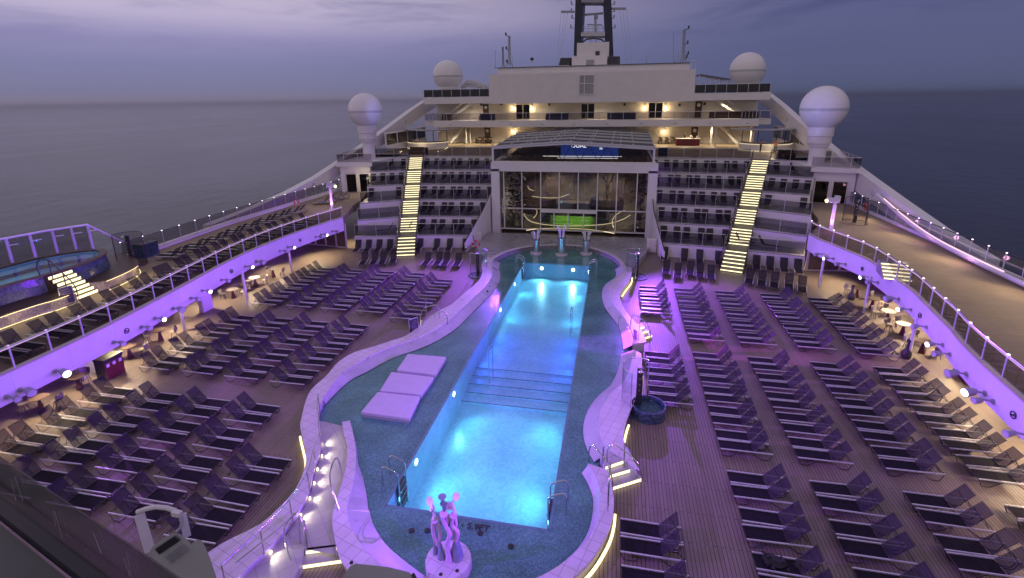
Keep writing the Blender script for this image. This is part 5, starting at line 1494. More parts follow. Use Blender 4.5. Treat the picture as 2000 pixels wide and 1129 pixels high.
for s in (1, -1):
    for k in range(6):
        zl = TH * k
        if k == 0: q0 = [(8.95 + .5, YIN[0] - .3), (stx(YIN[0] - .7) - .3, YIN[0] - .95)]
        A = TL[k]
        a = sx_(s, A[0], 0); b_ = sx_(s, A[1], 0); dv = (b_ - a); Ln = dv.length; dv.normalize()
        nrm = Vector((-dv.y, dv.x, 0));  nrm = nrm if nrm.y > 0 else -nrm
        n = int((Ln - .7) / 1.0)
        for i in range(n):
            jit = random.uniform(-.08, .08) + (.12 if i % 2 else -.12)
            simple(a + dv * (.75 + (Ln - 1.3) * (i + .0) / max(1, n - 1) * .98 + jit) - nrm * 2.12, nrm, zl); nt_ += 1
        a = sx_(s, A[2], 0); b_ = sx_(s, A[3], 0); dv = (b_ - a); Ln = dv.length; dv.normalize()
        nrm = Vector((-dv.y, dv.x, 0)); nrm = nrm if nrm.y > 0 else -nrm
        if k in (0, 5, 4): n = 4
        elif k == 3: n = 2
        else: n = 0
        for i in range(n):
            simple(a + dv * (.7 + (Ln - 1.2) * i / max(1, n - 1)) - nrm * 2.12, nrm, zl); nt_ += 1
        if k == 1:
            for i in range(2):
                simple(a + dv * (Ln * (.15 + .45 * i)) - nrm * 1.5, dv * (-1), zl); nt_ += 1
print('TERRACE', nt_)
t = thing('terrace_loungers', 'rows of dark loungers on the terrace tiers', 'sun loungers'); t['kind'] = 'stuff'
mb.build('slings', sling, t); ms.build('frames', alu, t)
# small side tables between terrace loungers
# clothes bag left on a lounger
p = G(1180 + 1410 / 4.534, 880 + 960 / 4.534, .40)
t = thing('black_bag', 'crumpled black cover lying on a near lounger right of the pool', 'cover', (p.x + .35, p.y, .345))
mb = MB()
for k in range(40):
    c = Vector((random.gauss(0, .22), random.gauss(0, .14), random.uniform(0, .16))); r_ = random.uniform(.05, .11)
    a = random.uniform(0, PI)
    mb.add([c + Vector((r_ * math.cos(a + j * 1.3), r_ * math.sin(a + j * 1.3), random.uniform(-.03, .05))) for j in range(5)], [(0, 1, 2, 3, 4)])
mb.build('folds', clothblack, t)
mb = MB(); mb.lathe((0, 0, 0), [(.0, .13), (.25, .10), (.34, .03), (.30, 0)], 10); o = mb.build('bundle', clothblack, t, smooth=True); o.scale = (1, .7, 1)
# ------------------------------------------------------------------ cafe tables and chairs under the promenades
def table_proto(pale):
    t = thing('cafe_table', 'round cafe table', 'table')
    mb = MB(); mb.lathe((0, 0, 0), [(.0, .75), (.40, .75), (.41, .735), (.40, .72), (.0, .72)], 24); mb.build('table_top', tabletop if pale else tabletop_dark, t)
    mb = MB(); mb.lathe((0, 0, 0), [(.06, .718), (.09, .5), (.20, .02), (.20, 0)], 4); mb.build('base', maroon, t)
    return t
def chair_proto(mat):
    t = thing('cafe_chair', 'shell chair', 'chair')
    mb = MB(); mb.lathe((0, 0, 0), [(.0, .45), (.20, .45), (.22, .47), (.0, .475)], 16); mb.build('seat', mat, t)
    mb = MB(); mb.lathe((0, 0, 0), [(.22, .46), (.255, .62), (.27, .78), (.245, .78), (.23, .62), (.20, .47)], 16, PI * .08, PI * .92); mb.build('backrest', mat, t)
    for a in (.25, .75, 1.25, 1.75):
        mb = MB(); mb.tube([(.13 * math.cos(a * PI), .13 * math.sin(a * PI), .45), (.24 * math.cos(a * PI), .24 * math.sin(a * PI), 0)], .013, 5); mb.build('leg', darkmetal, t)
    return t
TP = {True: table_proto(True), False: table_proto(False)}; CP = {True: chair_proto(chairshell_pale), False: chair_proto(chairshell)}
seen = set()
def put(proto, key, loc, rz, label, group):
    if key in seen: return dup(proto, loc, rz, label, group)
    seen.add(key); proto.location = loc; proto.rotation_euler = (0, 0, rz); proto['label'] = label; proto['group'] = group
    return proto
def cafe(x, y, pale, chairs, where, grp):
    p = G(x, y, .75)
    put(TP[pale], ('t', pale), (p.x, p.y, 0), random.uniform(0, .3), '%s round cafe table %s' % ('pale' if pale else 'dark', where), grp)
    for i, (a, pl) in enumerate(chairs):
        r = .72; q = (p.x + r * math.cos(rad(a)), p.y + r * math.sin(rad(a)), 0)
        side = 'sea side' if (math.cos(rad(a)) > .5) == (p.x > 0) and abs(math.cos(rad(a))) > .5 else ('pool side' if abs(math.cos(rad(a))) > .5 else ('far side' if math.sin(rad(a)) > 0 else 'near side'))
        put(CP[pl], ('c', pl), q, rad(a) - PI / 2 + random.uniform(-.2, .2), '%s shell chair on the %s of the table %s' % ('pale' if pl else 'grey', side, where), grp)
GRR, GLL = 'cafe tables under the right promenade', 'cafe tables under the left promenade'
cafe(1676, 562, False, [(125, True), (-40, False)], 'farthest under right fascia', GRR)
cafe(1706, 583, False, [(-55, False), (20, False)], 'second under right fascia', GRR)
cafe(1736, 607, True, [(135, True), (-75, False)], 'third under right fascia', GRR)
cafe(1766, 632, True, [(140, False), (-70, False)], 'fourth under right fascia', GRR)
cafe(1805, 666, False, [(130, True), (-60, False)], 'nearest under right fascia', GRR)
cafe(532, 525, False, [(150, False), (20, False)], 'farthest under left fascia', GLL)
cafe(497, 541.5, True, [(30, True), (205, False), (-80, False)], 'second under left fascia', GLL)
cafe(453.5, 564.5, True, [(30, True), (205, False), (100, False)], 'third under left fascia', GLL)
cafe(310, 644, False, [(40, False), (215, False)], 'fourth under left fascia', GLL)
cafe(250, 676, False, [(30, False), (210, False)], 'beside the red striped bin', GLL)
cafe(74, 775, False, [(25, False), (205, False)], 'nearest under left fascia', GLL)
cafe(150, 735, False, [(120, False)], 'just behind the red striped bin', GLL)
# black bottle shaped stands
for x, y, lab in ((1662, 585, 'black bottle shaped stand beside the farthest right cafe table'), (1769, 699, 'black bottle shaped stand beside the nearest right white post')):
    p = G(x, y); t = thing('bottle_stand', lab, 'stand', (p.x, p.y, 0))
    mb = MB(); mb.lathe((0, 0, 0), [(.0, 0), (.20, 0), (.24, .12), (.24, .32), (.16, .48), (.085, .60), (.08, .98), (.0, 1.0)], 20); mb.build('body', darkpaint, t, smooth=True)
    mb = MB(); mb.lathe((0, 0, 0), [(.0, 1.12), (.10, 1.12), (.11, 1.0), (.0, 1.0)], 14); mb.build('cap', darkmetal, t)
# striped recycling bin
a, c = G(211, 744.4), G(246, 725.2); d = (c - a); Ln = d.length; d.normalize()
mid = (a + c) / 2; n = Vector((-d.y, d.x, 0)); 
if n.x > 0: n = -n
t = thing('recycling_bin', 'dark recycling bin with red brown slatted front and three white stickers', 'bin', (mid.x + n.x * .35, mid.y + n.y * .35, 0), math.atan2(d.y, d.x))
sg = -1 if (n.x * -d.y + n.y * d.x) > 0 else 1     # front lies at local y = sg*.35
MB().box((0, 0, .55), (Ln, .68, 1.1)).build('body', darkpaint, t)
o = MB().box((0, sg * .02, 1.16), (Ln + .06, .78, .10)).build('lid', darkmetal, t)
mb = MB(); k = 13
for i in range(k): mb.box((-Ln / 2 + Ln * (i + .5) / k, sg * .352, .50), (Ln / k * .66, .03, .92))
mb.build('slatted_front', redwood, t)
for i in range(3):
    MB().box((-Ln / 3 + Ln * i / 3, sg * .372, .83), (.16, .012, .18)).build('sticker', white, t)
p = G(1868, 745); t = thing('planter_box', 'dark red slatted box below the right fascia by a flood lamp', 'box', (p.x + .6, p.y + .3, 0), rad(80))
MB().box((0, 0, .5), (1.5, .6, 1.0)).build('body', darkpaint, t); mb = MB()
for i in range(9): mb.box((-.66 + i * .165, .31, .5), (.11, .03, .9))
mb.build('slats', maroon, t)
# sign boards
def board(label, px0, px1, z, hgt, lean=.0, legs=True, w=None):
    a, c = G(*px0, z), G(*px1, z); d = c - a; Ln = d.length
    t = thing('sign_board', label, 'sign', ((a.x + c.x) / 2, (a.y + c.y) / 2, z), math.atan2(d.y, d.x))
    MB().box((0, 0, hgt * .58), (Ln, .03, hgt * .80)).build('panel', darkpaint, t)
    mb = MB()
    for s in (-1, 1): mb.bar((s * Ln / 2, 0, 0), (s * Ln / 2, 0, hgt), .03, .03)
    mb.bar((-Ln / 2, 0, hgt), (Ln / 2, 0, hgt), .03, .03); mb.build('frame', alu, t)
    mb = MB()
    for k in range(5): mb.box((random.uniform(-.1, .1), -.018, hgt * (.86 - k * .11)), (Ln * random.uniform(.4, .7), .004, .018))
    mb.build('text_lines', greypaint, t)
board('black notice board standing by the hot tub steps', (123, 601), (149, 594), PZ, 1.15)
board('dark notice board beside the left pool steps', (801, 661), (818, 655), .0, 1.25)
board('narrow dark notice board beside the right pool steps', (1236, 676), (1243, 681), .0, 1.15)
# no smoking signs on the fascias
for x, y, s, lab in ((273, 648, -1, 'round no smoking sign on the left fascia near the bin'), (464, 530, -1, 'round no smoking sign on the left fascia, middle'), (595, 470, -1, 'round no smoking sign on the left fascia, farthest'), (1665, 524, 1, 'round no smoking sign on the right fascia, farthest'), (1788, 615, 1, 'round no smoking sign on the right fascia, middle'), (1954, 806, 1, 'round no smoking sign on the right fascia, nearest')):
    p = G(x, y, 2.72); line = RIN if s > 0 else LIN
    q = min(line, key=lambda v: abs(v.y - p.y)); xx = q.x - s * .05
    t = thing('no_smoking_sign', lab, 'sign', (xx, q.y, 2.72), PI / 2)
    mb = MB(); mb.tube([(.13 * math.cos(k * PI / 10), 0, .13 * math.sin(k * PI / 10)) for k in range(20)], .022, 5, closed=True); mb.bar((-.09, 0, .09), (.09, 0, -.09), .03, .03); mb.build('ring', blacktext, t)
    mb = MB(); mb.bar((-.08, s * .01, -.01), (.07, s * .01, -.01), .02, .03); mb.build('cigarette', blacktext, t)
# ------------------------------------------------------------------ flood lamps on the fascias
def fixture(label, x, y, z, s, lit, big=False, grp=None):
    p = G(x, y, z)
    line = RIN if s > 0 else LIN
    q = min(line, key=lambda v: abs(v.y - p.y)); wx = q.x
    t = thing('flood_lamp', label, 'flood lamp', (wx, q.y, z), group=grp)
    hx = -s * .55
    mb = MB(); mb.tube([(0, 0, 0), (-s * .06, 0, 0)], .10, 10); mb.bar((-s * .05, 0, 0), (hx * .62, 0, .04), .06, .06)
    mb.build('bracket', greypaint, t)
    dirv = Vector((-s * .92, -.25, -.12)).normalized()
    c = Vector((hx, 0, .0)); k = 1.35 if big else 1.0
    mb = MB(); mb.tube([c - dirv * .20 * k, c - dirv * .12 * k, c + dirv * .10 * k, c + dirv * .16 * k], [.06 * k, .105 * k, .13 * k, .14 * k], 14); mb.build('housing', greypaint, t, smooth=True)
    mb = MB(); mb.tube([c + dirv * .165 * k, c + dirv * .175 * k], .115 * k, 16); mb.build('lens', ledwhite if lit else lightgrey, t)
    return Vector((wx, q.y, z)) + c + dirv * .3
LIT = []
GF = 'flood lamps on the fascias'
for i, (x, y) in enumerate(((133, 727), (323, 626), (415, 568), (489, 522), (567, 483), (637, 458))):
    LIT.append((fixture('lit flood lamp on the left fascia, %s from the near end' % ORD[i], x, y, 2.55, -1, True, i == 0, GF), -1))
for i, (x, y) in enumerate(((62, 760), (30, 775), (300, 640), (355, 606), (388, 583), (246, 668), (443, 549), (508, 512), (545, 489), (616, 462), (652, 452))):
    fixture('unlit grey flood lamp on the left fascia, pixel row place %s' % ORD[i] if False else 'unlit grey flood lamp on the left fascia, %s' % ('nearest pair, right one', 'nearest pair, left one', 'low above the table behind the bin', 'large one above the middle post', 'small one by the white pier', 'small one right of the bin', 'below the middle round sign', 'above the second cafe table', 'left of the far post', 'second from the far end', 'at the far end')[i], x, y, 2.5, -1, False, i in (0, 3, 7), GF)
for i, (x, y) in enumerate(((1893, 763), (1815, 672), (1765, 603), (1683, 541), (1614, 505))):
    LIT.append((fixture('lit flood lamp on the right fascia, %s from the near end' % ORD[i], x, y, 2.5, 1, True, i == 0, GF), 1))
for i, (x, y) in enumerate(((1990, 848), (1925, 783), (1868, 730), (1842, 693), (1800, 637), (1745, 583), (1704, 552), (1638, 515), (1601, 496))):
    fixture('unlit grey flood lamp on the right fascia, %s' % ('nearest the picture edge', 'just below the nearest lit lamp', 'large one above the dark box', 'small one above the nearest table', 'above the nearest white post', 'large one above the third table', 'above the middle white post', 'second from the far end', 'at the far end')[i], x, y, 2.5, 1, False, i in (2, 5), GF)
# ------------------------------------------------------------------ lamp posts on the promenades
def lamppost(label, x, y, hgt, s):
    p = G(x, y, PZ); t = thing('lamp_post', label, 'lamp post', (p.x, p.y, PZ))
    MB().tube([(0, 0, 0), (0, 0, hgt)], [.16, .13], 12).build('pole', white, t, smooth=True)
    MB().tube([(0, 0, 0), (0, 0, .06)], .26, 14).build('foot', white, t)
    mb = MB(); mb.box((-s * .2, -.1, hgt - .15), (.9, .4, .4)); mb.box((s * .15, .1, hgt + .05), (.4, .4, .3)); o = mb.build('lamp_head', lightgrey, t); bv = o.modifiers.new('b', 'BEVEL'); bv.width = .05
    mb = MB(); mb.tube([(-s * .66, -.1, hgt - .2), (-s * .76, -.12, hgt - .24)], .14, 12); mb.build('lens', lampyellow, t)
    lamp('post_uplight', 'SPOT', (p.x - s * .5, p.y - .5, PZ + .25), 260, (.62, .22, 1.0), target=(p.x, p.y, PZ + 1.6), size=.1, spot=80)
    lamp('post_wash', 'POINT', (p.x - .1, p.y - .9, PZ + .8), 30, (.6, .2, 1.0), size=.2)
lamppost('white lamp post washed purple at the far end of the right promenade', 1623, 449, 2.7, 1)
lamppost('white lamp post washed purple at the far end of the left promenade', 649, 409, 2.7, -1)
# ------------------------------------------------------------------ showers
def shower(label, loc, r, hgt, a0, a1, base, dark=False, bz=.0):
    t = thing('shower', label, 'shower', loc)
    mb = MB(); mb.lathe((0, 0, 0), [(r, .12), (r, hgt)], 36, a0, a1); mb.build('curved_glass', glass_clear if not dark else glass_smoke, t, smooth=True)
    mb = MB()
    n = 30
    for z in (.12, hgt): mb.tube([(r * math.cos(a0 + (a1 - a0) * k / n), r * math.sin(a0 + (a1 - a0) * k / n), z) for k in range(n + 1)], .022, 6)
    for a in (a0, a1): mb.tube([(r * math.cos(a), r * math.sin(a), 0), (r * math.cos(a), r * math.sin(a), hgt)], .028, 6)
    mb.build('frame', chrome if not dark else darkmetal, t)
    am = (a0 + a1) / 2 + PI
    mb = MB(); mb.box((0, 0, hgt * .48), (.26, .12, hgt * .96)); mb.build('column', darkmetal, t)
    mb = MB()
    for k in range(5): mb.tube([(0, -.06, hgt * (.35 + .13 * k)), (0, -.10, hgt * (.35 + .13 * k))], .05, 8)
    mb.tube([(0, 0, hgt * .96), (0, -.25, hgt * .99)], .025, 6); mb.lathe((0, -.27, hgt * .95), [(.0, .03), (.11, .02), (.12, 0), (.0, 0)], 12); mb.build('jets', chrome, t)
    mb = MB(); mb.lathe((0, 0, 0), [(.0, .06), (r * 1.04, .06), (r * 1.06, 0)], 32); mb.build('tray', base, t)
    return t
q = G(934, 538, .0); shower('curved glass shower left of the pool at its far end', (q.x, q.y, .0), .80, 2.15, -2.2, 1.3, bluemosaic)
q = G(1243, 541, .0); shower('curved glass shower right of the pool at its far end', (q.x, q.y, .0), .86, 2.2, 1.4, 4.6, bluemosaic)
q = G(1240, 805, .0); shower('curved glass shower over the blue mosaic base, near right', (q.x + .15, q.y + .2, .0), .80, 2.3, 1.0, 4.2, bluemosaic)
q = G(1262, 812, 0); t = thing('mosaic_footbath', 'round blue mosaic foot bath under the near right shower', 'foot bath', (q.x + .1, q.y + .1, 0))
mb = MB(); mb.lathe((0, 0, 0), [(.78, 0), (.78, .55), (.70, .55), (.70, .30), (.0, .30)], 32); mb.build('rim', bluemosaic, t, smooth=True, sharp=30)
mb = MB(); mb.lathe((0, 0, 0), [(.0, .4), (.695, .4)], 32); mb.build('water', stillwater, t)
q = G(1668, 436, PZ); shower('dark framed glass shower on the right promenade', (q.x, q.y, PZ), .95, 2.2, -1.0, 2.4, prom, True)
q = G(258, 510, PZ + .3); shower('dark framed glass shower beside the hot tub on the left promenade', (q.x, q.y, PZ + .02), .85, 2.25, .8, 4.3, darkwood, True)
q = G(288, 500, PZ); t = thing('towel_locker', 'dark blue low locker between the left shower and loungers', 'locker', (q.x, q.y, PZ)); MB().box((0, 0, .5), (.9, 1.3, 1.0)).build('body', bluemosaic, t); MB().box((0, 0, 1.03), (.98, 1.38, .06)).build('top', darkpaint, t)
# ------------------------------------------------------------------ hand rails
def hrail(label, paths, name='hand_rail', r=.028, mat=chrome, cat='handrail'):
    t = thing(name, label, cat)
    for pth in paths:
        mb = MB(); mb.tube(smooth_line(pth, .15) if len(pth) > 2 else pth, r, 8); mb.build('tube', mat, t, smooth=True)
    return t
def ladder(label, x, y, dx, dy):
    """pool ladder: two bent rails over a dark recess; (dx,dy) points into the pool"""
    t = thing('pool_ladder', label, 'pool ladder', (x, y, .1))
    u = Vector((dx, dy, 0)); v = Vector((-dy, dx, 0)) * .32
    for s in (-1, 1):
        b0 = v * s
        mb = MB(); mb.tube([b0 - u * .55, b0 - u * .55 + Vector((0, 0, .72)), b0 - u * .5 + Vector((0, 0, .86)), b0 - u * .38 + Vector((0, 0, .90)), b0 + u * .02 + Vector((0, 0, .70)), b0 + u * .10 + Vector((0, 0, .55)), b0 + u * .10 + Vector((0, 0, -1.2))], .028, 8); mb.build('rail', chrome, t, smooth=True)
    mb = MB(); mb.box(u * .03 + Vector((0, 0, -.55)), (.12 if dx else .62, .62 if dx else .12, 1.15)); mb.build('recess', darkpaint, t)
    mb = MB()
    for z in (-.2, -.5, -.8): mb.bar(v * .9 + u * .12 + Vector((0, 0, z)), -v * .9 + u * .12 + Vector((0, 0, z)), .08, .03)
    mb.build('rung', chrome, t)
ladder('steel pool ladder at the near left corner of the pool', PX0 + .05, 15.0, 1, 0)
ladder('steel pool ladder at the near right corner of the pool', PX1 - .05, 14.9, -1, 0)
ladder('steel pool ladder at the far left corner of the pool', PX0 + .05, 41.4, 1, 0)
ladder('steel pool ladder at the far right corner of the pool', PX1 - .05, 41.2, -1, 0)
for x, y, lab in ((955, 712, 'steel grab rail standing at the underwater steps'), (1114, 628, 'steel grab rail standing in the middle of the pool')):
    p = G(x, y, WZ); yy = p.y
    hrail(lab, [[Vector((p.x, yy, -1.0)), Vector((p.x, yy, .75)), Vector((p.x + .02, yy + .15, .95)), Vector((p.x + .05, yy + .5, .95)), Vector((p.x + .06, yy + .62, .75)), Vector((p.x + .06, yy + .62, -1.0))]])
def archrail(label, ga, gb, top, zb=0.0, ze=.5, r=.026):
    a = Vector((ga.x, ga.y, zb)); b_ = Vector((gb.x, gb.y, ze)); m = a.lerp(b_, .5)
    d = (b_ - a)
    return [a, a + Vector((0, 0, .55)), a.lerp(b_, .18) + Vector((0, 0, .95)), a.lerp(b_, .5) + Vector((0, 0, top)), a.lerp(b_, .85) + Vector((0, 0, top * .95)), b_ + Vector((0, 0, top * .6)), b_]
hrail('pair of arched steel rails over the near right steps', [archrail('', G(1252, 950, 0), G(1186, 905, .5), 1.05), archrail('', G(1195, 964, 0), G(1150, 912, .3), 1.05), [G(1218, 912, .36), G(1218, 912, .36) + Vector((0, 0, 1.1))], [G(1177, 920, .36), G(1177, 920, .36) + Vector((0, 0, 1.1))]])
hrail('single steel post rail on the near right coping', [[G(1187, 999, RZ), G(1187, 999, RZ) + Vector((0, .1, 1.2)), G(1190, 960, RZ) + Vector((0, 0, 1.25))]])
hrail('pair of arched steel rails over the far right steps', [archrail('', G(1269, 666, 0), G(1232, 640, .5), 1.05), archrail('', G(1236, 680, 0), G(1208, 648, .3), 1.05), [G(1249, 643, .36), G(1249, 643, .36) + Vector((0, 0, 1.1))]])
hrail('pair of arched steel rails over the left steps', [archrail('', G(822, 632, 0), G(858, 622, .5), 1.05), archrail('', G(826, 652, 0), G(874, 640, .3), 1.05), [G(833, 615, .36), G(833, 615, .36) + Vector((0, 0, 1.1))], [G(849, 626, .36), G(849, 626, .36) + Vector((0, 0, 1.1))]])
# ramp rail along the inner side of the left surround, with round lamps in the wall
rl = [p for p in offset(LI, -.06) if G(620, 830, RZ).y + 1.2 > p.y > 8.5]
t = thing('ramp_rail', 'long steel handrail following the lit path on the left surround', 'handrail')
mb = MB(); mb.tube([Vector((p.x, p.y, RZ + .92)) for p in rl], .026, 8); mb.build('top_tube', chrome, t, smooth=True)
R_ = resample([Vector((p.x, p.y, RZ)) for p in rl], 8)
for p in R_:
    mb = MB(); mb.tube([(0, 0, 0), (0, 0, .92)], .022, 6); mb.build('post', chrome, t, loc=p)
PATHL = []
for x, y in ((637, 866), (640, 890), (633, 920), (622, 950), (610, 972), (598, 1000), (545, 1078), (478, 1132)):
    p = G(x, y, .36); q = min(LI, key=lambda v: (v.x - p.x) ** 2 + (v.y - p.y) ** 2)
    j = LI.index(q); tv = (LI[min(j + 1, len(LI) - 1)] - LI[max(j - 1, 0)]); nv = Vector((tv.y, -tv.x)).normalized() 
    PATHL.append((Vector((q.x, q.y)), nv))
t = thing('path_lights', 'row of small recessed lights along the wall of the path', 'path light')
for q, nv in PATHL:
    c = Vector((q.x + nv.x * .05, q.y + nv.y * .05, .40)); mb = MB(); mb.tube([c, c + Vector((nv.x, nv.y, 0)) * .03], .05, 10); mb.build('lens', lampwarm, t)
hrail('pair of steel rails beside the bottom left lit steps', [[G(596, 1085, .17), G(596, 1085, .17) + Vector((0, .15, .95)), G(586, 1050, .34) + Vector((0, 0, 1.0)), G(560, 1075, .3) + Vector((0, 0, 1.0)), G(470, 1150, .25) + Vector((0, 0, 1.0))], [G(587, 1062, .34), G(587, 1062, .34) + Vector((0, .1, .98))], [G(578, 1128, 0), G(562, 1080, .0) + Vector((0, 0, .9)), G(590, 1045, .34) + Vector((0, 0, .98))], [G(600, 1068, .34), G(600, 1068, .34) + Vector((0, .05, 1.0))]])
hrail('short steel rail on the narrow kerb beside the path', [[G(662, 996, RZ), G(664, 955, RZ + .0) + Vector((0, -.5, .95)), G(660, 940, RZ) + Vector((0, .1, .95)), G(661, 940, RZ) + Vector((0, 0.3, .0))]])
# ------------------------------------------------------------------ hot tub on the left promenade
PT = 4.0
t = thing('hot_tub_platform', 'raised dark platform with lit pebble mosaic wall on the left promenade', 'platform')
pl = smooth_line([Vector(p) for p in [(-30.6, 6), (-30.5, 18), (-30.15, 20.5), (-30.2, 23), (-30.4, 24.6), (-31.0, 26.2), (-32.2, 27.2)]], .6)
b0, b1 = G(147.6, 587.4, PZ), G(190.8, 571, PZ)
t0, t1 = G(86.4, 541, 4.9), G(133, 527, 4.9)
backs = [(-36.5, 6), (-36.3, 23), (-35.4, 27.0), (-34.6, 28.4)]
def halves(line):
    near = [(p.x, p.y) for p in line if p.y < b0.y]; far = [(p.x, p.y) for p in line if p.y > b1.y]
    return near + [(b0.x, b0.y), (t0.x, t0.y), (-36.4, t0.y), (-36.5, 6)], [(b1.x, b1.y)] + far + [(-34.6, 28.4), (-35.4, 27.0), (-36.3, 23), (-36.38, t1.y), (t1.x, t1.y)]
mb = MB()
for q in halves(pl): mb.prism(q, PZ + .004, PT - .06)
mb.build('mosaic_wall', beigemosaic, t)
mb = MB()
for q in halves(offset(pl, -.06)): mb.prism(q, PT - .058, PT)
mb.build('dark_deck', darkwood, t)
for nm_, zz, dd_ in (('led_strip', PT - .085, -.03), ('floor_led_strip', PZ + .035, -.05)):
    for part in ([p for p in offset(pl, dd_) if p.y < b0.y], [p for p in offset(pl, dd_) if p.y > b1.y]):
        mb = MB(); mb.tube([(p.x, p.y, zz) for p in part], .014, 5); mb.build(nm_, led, t)
tub = thing('hot_tub', 'blue mosaic hot tub with still pale water on the left promenade', 'hot tub')
to = [Vector(p) for p in [(-32.1, 6), (-31.95, 18.5), (-31.6, 21), (-31.5, 23.0), (-31.9, 24.7), (-32.8, 25.9), (-33.8, 26.2), (-34.6, 25.8), (-35.6, 24.6), (-36.15, 22), (-36.25, 6)]]
to = smooth_line(to, .5)
ti = offset(to, -.38) if True else to
cx_, cy_ = -34, 16
if (ti[0] - Vector((cx_, cy_))).length > (to[0] - Vector((cx_, cy_))).length: ti = offset(to, .38)
ZTB = 5.0
mb = MB(); mb.quadstrip([(p.x, p.y, PT) for p in to], [(p.x + (0 if p.x < -34 else -.12), p.y - .05, ZTB - .08) for p in to]); mb.build('mosaic_skin', bluemosaic, tub)
mb = MB(); mb.band(to, ti, ZTB - .08, ZTB); mb.build('dark_rim', darkwood, tub)
mb = MB(); mb.band(ti, offset(ti, .06 if ti[0].x < to[0].x else .06), ZTB - .5, ZTB - .09); mb.build('inner_wall', pooltile, tub)
mb = MB(); mb.sheet([(p.x, p.y) for p in ti], ZTB - .75); mb.build('tub_floor', pooltile, tub)
mb = MB(); mb.sheet([(p.x, p.y) for p in ti], ZTB - .13); mb.build('water', stillwater, tub)
lamp('tub_light', 'AREA', (-34.0, 19.5, ZTB - .25), 25, (.75, .95, 1.0), target=(-34.0, 19.5, 3), size=3.0, size_y=7.0)
# lit steps up to the tub
dv = ((t0 - b0) + (t1 - b1)) / 2; dv.z = 0
t = thing('tub_steps', 'seven glowing dark steps up to the hot tub', 'steps')
mbk = MB(); n = 7
for i in range(n):
    o0 = dv * (i / n)
    z1 = PZ + (ZTB - .1 - PZ) * (i + 1) / n; zt0 = PZ + (ZTB - .1 - PZ) * i / n
    q = [b0 + o0, b1 + o0, b1 + dv, b0 + dv]
    mbk.prism([(p.x, p.y) for p in q], zt0, z1)
    e = MB(); n_ = -dv.normalized() * .015; e.bar(Vector((b0.x + o0.x, b0.y + o0.y, (zt0 + z1) / 2)) + n_, Vector((b1.x + o0.x, b1.y + o0.y, (zt0 + z1) / 2)) + n_, .02, (z1 - zt0) * .72); e.build('lit_riser', ledstep, t)
mbk.build('treads', darkwood, t)
m_ = b0.lerp(b1, .12)
hrail('dark handrail over the hot tub steps', [[m_, m_ + Vector((0, 0, .85)), m_ + dv * .35 + Vector((0, 0, 1.7)), m_ + dv * .8 + Vector((0, 0, 2.55)), m_ + dv * 1.15 + Vector((0, 0, 2.6)), m_ + dv * 1.3 + Vector((0, 0, 2.2)), m_ + dv * 1.25 + Vector((0, 0, 1.5))], [m_ + dv * .35 + Vector((0, 0, .5)), m_ + dv * .35 + Vector((0, 0, 1.7))], [m_ + dv * .8 + Vector((0, 0, 1.3)), m_ + dv * .8 + Vector((0, 0, 2.55))]], mat=darkmetal, r=.03)
# tall windscreen beyond the tub
t = thing('windscreen', 'tall glass windscreen with lilac white frame beyond the hot tub', 'windscreen')
wl = [Vector(p) for p in [(-36.7, 8), (-36.65, 16), (-36.55, 20), (-36.3, 22.6), (-35.7, 24.8), (-34.7, 26.5)]]
mb = MB(); mb.tube([(p.x, p.y, 6.55) for p in wl] + [(-34.75, 28.7, 4.7)], .07, 8); mb.build('top_rail', white, t)
g = MB(); 
for a, c in zip(wl, wl[1:]): g.bar((a.x, a.y, 5.25), (c.x, c.y, 5.25), .02, 2.5)
g.build('glass', glass_smoke, t)
for px_ in ((8, 512), (47, 502), (85, 492), (118, 486), (178, 480)):
    p = G(px_[0], px_[1], ZTB); q = min(resample([Vector((v.x, v.y, 0)) for v in wl], 200), key=lambda v: abs(v.y - p.y))
    mb = MB(); mb.box((0, 0, 5.0), (.07, .16, 3.1)); mb.build('post', lightgrey, t, loc=(q.x, q.y, 0))
    mb = MB(); mb.bar((0, 0, 6.1), (.5, .25, 6.15), .05, .05); mb.build('bracket', white, t, loc=(q.x, q.y, 0))
# ------------------------------------------------------------------ near sculpture on its plinth
c0 = G(876, 1100, .3)
Ys = c0.y + .02
t = thing('flower_sculpture', 'tall lilac and grey trumpet flower sculpture on a round plinth in the pool', 'sculpture', (0, 0, 0))
mb = MB(); mb.lathe((c0.x, c0.y, .1), [(.0, .38), (.60, .38), (.70, .37), (.72, .30), (.72, 0)], 40); mb.build('plinth', coping, t, smooth=True, sharp=30)
mb = MB(); mb.lathe((c0.x + .4, c0.y - .35, .48), [(.0, .03), (.05, .02), (.06, 0)], 10); mb.lathe((c0.x - .05, c0.y - .56, .48), [(.0, .03), (.05, .02), (.06, 0)], 10); mb.build('floor_lamp', darkmetal, t)
def sp2(x, y, dy=0.0): 
    v = AY(740 + x / 4.1667, 860 + y / 4.1667, Ys + dy); return v
def stem(pts, rs, mat, nm, dy=0.0):
    P = smooth_line([sp2(x, y, dy) for x, y in pts], .08)
    m_ = len(P); R2 = []
    for i in range(m_):
        f = i / (m_ - 1) * (len(rs) - 1); j = min(int(f), len(rs) - 2); R2.append(1.3 * (rs[j] + (rs[j + 1] - rs[j]) * (f - j)))
    mb = MB(); mb.tube(P, R2, 10); mb.build(nm, mat, t, smooth=True)
stem([(470, 1015), (462, 900), (456, 800), (445, 700), (455, 650)], [.10, .075, .045, .04, .04], artgrey, 'stem', .10)
stem([(515, 1060), (512, 980), (505, 900), (495, 830)], [.13, .12, .07, .03], artgrey, 'stem', -.02)
stem([(480, 850), (448, 780), (438, 690), (452, 660)], [.05, .045, .045, .05], artlilac, 'loop')
